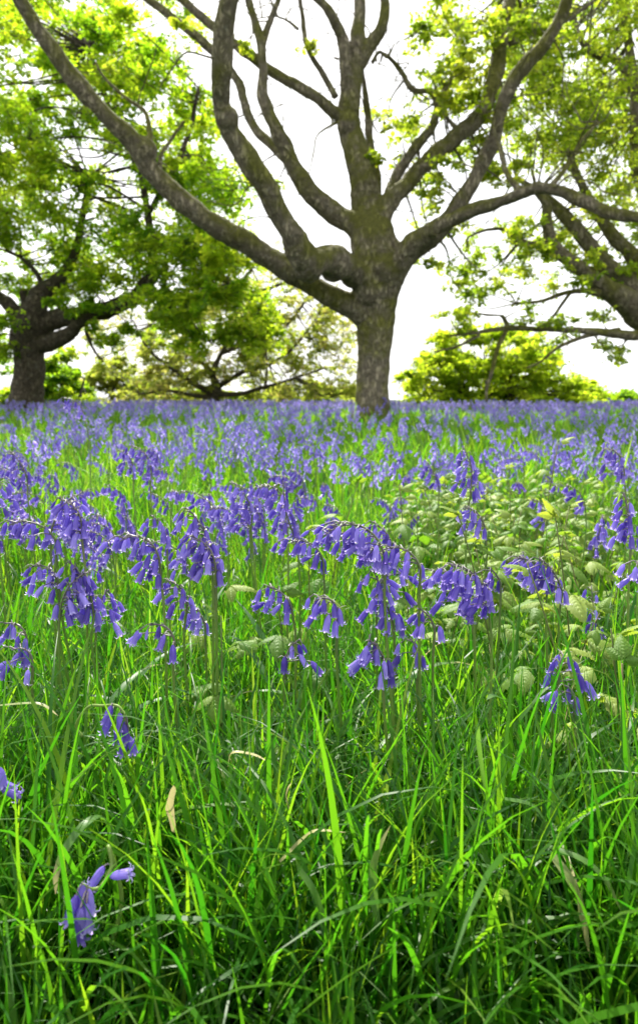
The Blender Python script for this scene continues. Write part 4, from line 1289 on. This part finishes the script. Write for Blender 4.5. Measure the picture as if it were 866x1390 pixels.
# ---- pale half bare tree behind, between the two oaks
LIMB_W = .66
H_ = 25.0
pale_limbs = [
    [(292, 580, 26, H_), (292, 550, 22, H_), (294, 525, 20, H_), (290, 508, 15, H_), (300, 480, 9, H_), (322, 440, 8, H_), (318, 400, 7, H_), (345, 360, 6, H_), (352, 330, 4, H_)],
    [(290, 535, 14, H_), (262, 520, 10, H_ - .5), (240, 505, 8, H_ - .8), (222, 492, 7, H_ - 1), (205, 478, 5, H_ - 1), (190, 455, 4, H_ - 1), (182, 435, 3, H_ - 1)],
    [(290, 540, 12, H_), (258, 536, 8, H_ - .4), (225, 530, 6, H_ - .6), (190, 535, 4, H_ - .8)],
    [(296, 535, 13, H_), (325, 535, 9, H_ - .5), (350, 528, 8, H_ - .8), (380, 520, 7, H_ - 1), (410, 510, 5, H_ - 1), (440, 500, 4, H_ - 1)],
    [(296, 525, 12, H_), (330, 505, 9, H_), (365, 495, 7, H_), (400, 470, 5, H_), (430, 430, 4, H_), (450, 400, 3, H_)],
    [(300, 480, 9, H_), (350, 460, 7, H_ + .3), (390, 440, 6, H_ + .5), (420, 400, 5, H_ + .6), (435, 370, 4, H_ + .6)],
    [(330, 400, 8, H_), (370, 390, 6, H_), (400, 375, 5, H_), (425, 350, 3, H_)],
    [(292, 510, 9, H_), (262, 480, 7, H_), (235, 455, 5, H_), (210, 440, 4, H_)],
    [(360, 528, 8, H_ - .8), (362, 500, 5, H_ - .7), (360, 460, 4, H_ - .7), (358, 430, 3, H_ - .7)],
    [(400, 512, 7, H_ - 1), (420, 524, 6, H_ - 1), (436, 538, 5, H_ - 1)],
]
pc = region(8, [(300, 330), (400, 340), (450, 400), (474, 440), (474, 540), (330, 540), (200, 545), (190, 470), (290, 400)], 190, H_ - 2, H_ + 4, 28, 22, .9)
pc += region(81, [(110, 430), (290, 380), (300, 545), (120, 548)], 60, H_ - 1, H_ + 4, 24, 18, .7)
tree('pale_tree', (292, 560), H_, pale_limbs, pc, 'half bare tree with yellowish young leaves standing far behind between the two oaks', .12, M['pale_leaf'], M['bark_far'], 77, None, 7, 6, -.05, .012)

# ---- bushes and trees of the far edge
def bush(u, v_base, y, poly, n, ru, rv, label, mat, leaf, seed, bias=0, ntr=3, amt=1.0, name='bush', per=9, sprays=9):
    top = min(p[1] for p in poly)
    lm = []
    rr = random.Random(seed)
    for k in range(ntr):
        uu = u + (k - ntr / 2 + .5) * ru * .8
        e = uu + rr.uniform(-1, 1) * ru
        vt = v_base - (v_base - top) * rr.uniform(.5, .75)
        lm.append([(uu, v_base + 8, 9, y), ((uu * 2 + e) / 3, (v_base * 2 + vt) / 3, 7, y), (e, vt, 3, y + rr.uniform(-.5, .5))])
    cl = region(seed, poly, n, y - 1.6, y + 1.6, ru, rv, amt)
    return tree(name, (u, v_base), y, lm, cl, label, leaf, mat, M['bark_far'], seed, None, per, sprays, bias, .016)


bush(660, 556, 21, [(545, 560), (546, 506), (572, 472), (612, 448), (675, 440), (722, 456), (765, 488), (800, 545), (800, 560)], 170, 22, 18, 'large rounded bright green bush behind the flowers and the hanging oak twigs', M['bush_leaf'], .12, 101, 0, 4, .85, 'bush', 8, 8)
bush(795, 556, 26, [(765, 560), (770, 520), (785, 508), (805, 522), (822, 540), (830, 560)], 18, 16, 11, 'smaller loose yellow green bush beside the large rounded one', M['bush_leaf'], .14, 102, -.1, 2, .8)
bush(845, 556, 32, [(800, 560), (815, 542), (840, 533), (880, 530), (900, 560)], 24, 15, 8, 'low dark green bush at the far right edge of the meadow', M['oak_leaf'], .15, 103, -.1, 3)
bush(90, 556, 19, [(58, 560), (60, 490), (75, 470), (100, 478), (118, 505), (125, 560)], 26, 18, 13, 'dense fresh green bush behind the trunk of the old oak', M['oak_leaf'], .11, 104, .0, 3)
bush(160, 556, 40, [(110, 560), (118, 505), (160, 480), (205, 490), (225, 560)], 46, 16, 11, 'pale distant bush to one side of the old oak trunk', M['pale_leaf'], .2, 105, -.1, 3)
bush(240, 556, 38, [(205, 560), (215, 535), (250, 525), (285, 530), (290, 560)], 18, 14, 8, 'distant olive green bush below the pale tree limbs', M['young_leaf'], .2, 106, -.2, 2)
bush(400, 556, 36, [(320, 560), (330, 535), (380, 525), (440, 520), (478, 535), (480, 560)], 34, 16, 8, 'distant low yellow green bush behind the half bare tree', M['pale_leaf'], .2, 107, -.2, 3)
bush(-20, 556, 18, [(-60, 560), (-60, 430), (-10, 420), (14, 470), (18, 560)], 24, 22, 16, 'dark leafy bush beyond the picture edge behind the old oak', M['oak_leaf'], .11, 108, -.2, 3)
for k, (u, hw_, tp, lab, mt) in enumerate((
        (20, 40, 528, 'far hedge bush at the edge of the meadow beside the old oak trunk', 'oak_leaf'),
        (190, 34, 530, 'far pale hedge bush between the fresh green bush and the pale tree', 'pale_leaf'),
        (315, 36, 533, 'far hedge bush standing right behind the pale tree trunk', 'young_leaf'),
        (455, 38, 524, 'far yellowish hedge bush touching the forked oak trunk', 'pale_leaf'),
        (575, 40, 538, 'far hedge bush behind the foot of the large rounded bush', 'oak_leaf'),
        (700, 44, 538, 'far hedge bush half covered by the large rounded bush', 'young_leaf'),
        (790, 44, 541, 'far hedge bush behind the smaller loose bush', 'oak_leaf'))):
    bush(u, 553, 48, [(u - hw_, 556), (u - hw_ * .9, tp + 8), (u, tp), (u + hw_ * .9, tp + 7), (u + hw_, 556)], 30, 13, 8, lab, M[mt], .24, 130 + k, -.15, 3)
bush(545, 556, 44, [(520, 560), (525, 545), (545, 538), (570, 545), (575, 560)], 8, 12, 6, 'tiny far hedge bush seen past the trunk of the forked oak', M['young_leaf'], .22, 109, 0, 1)
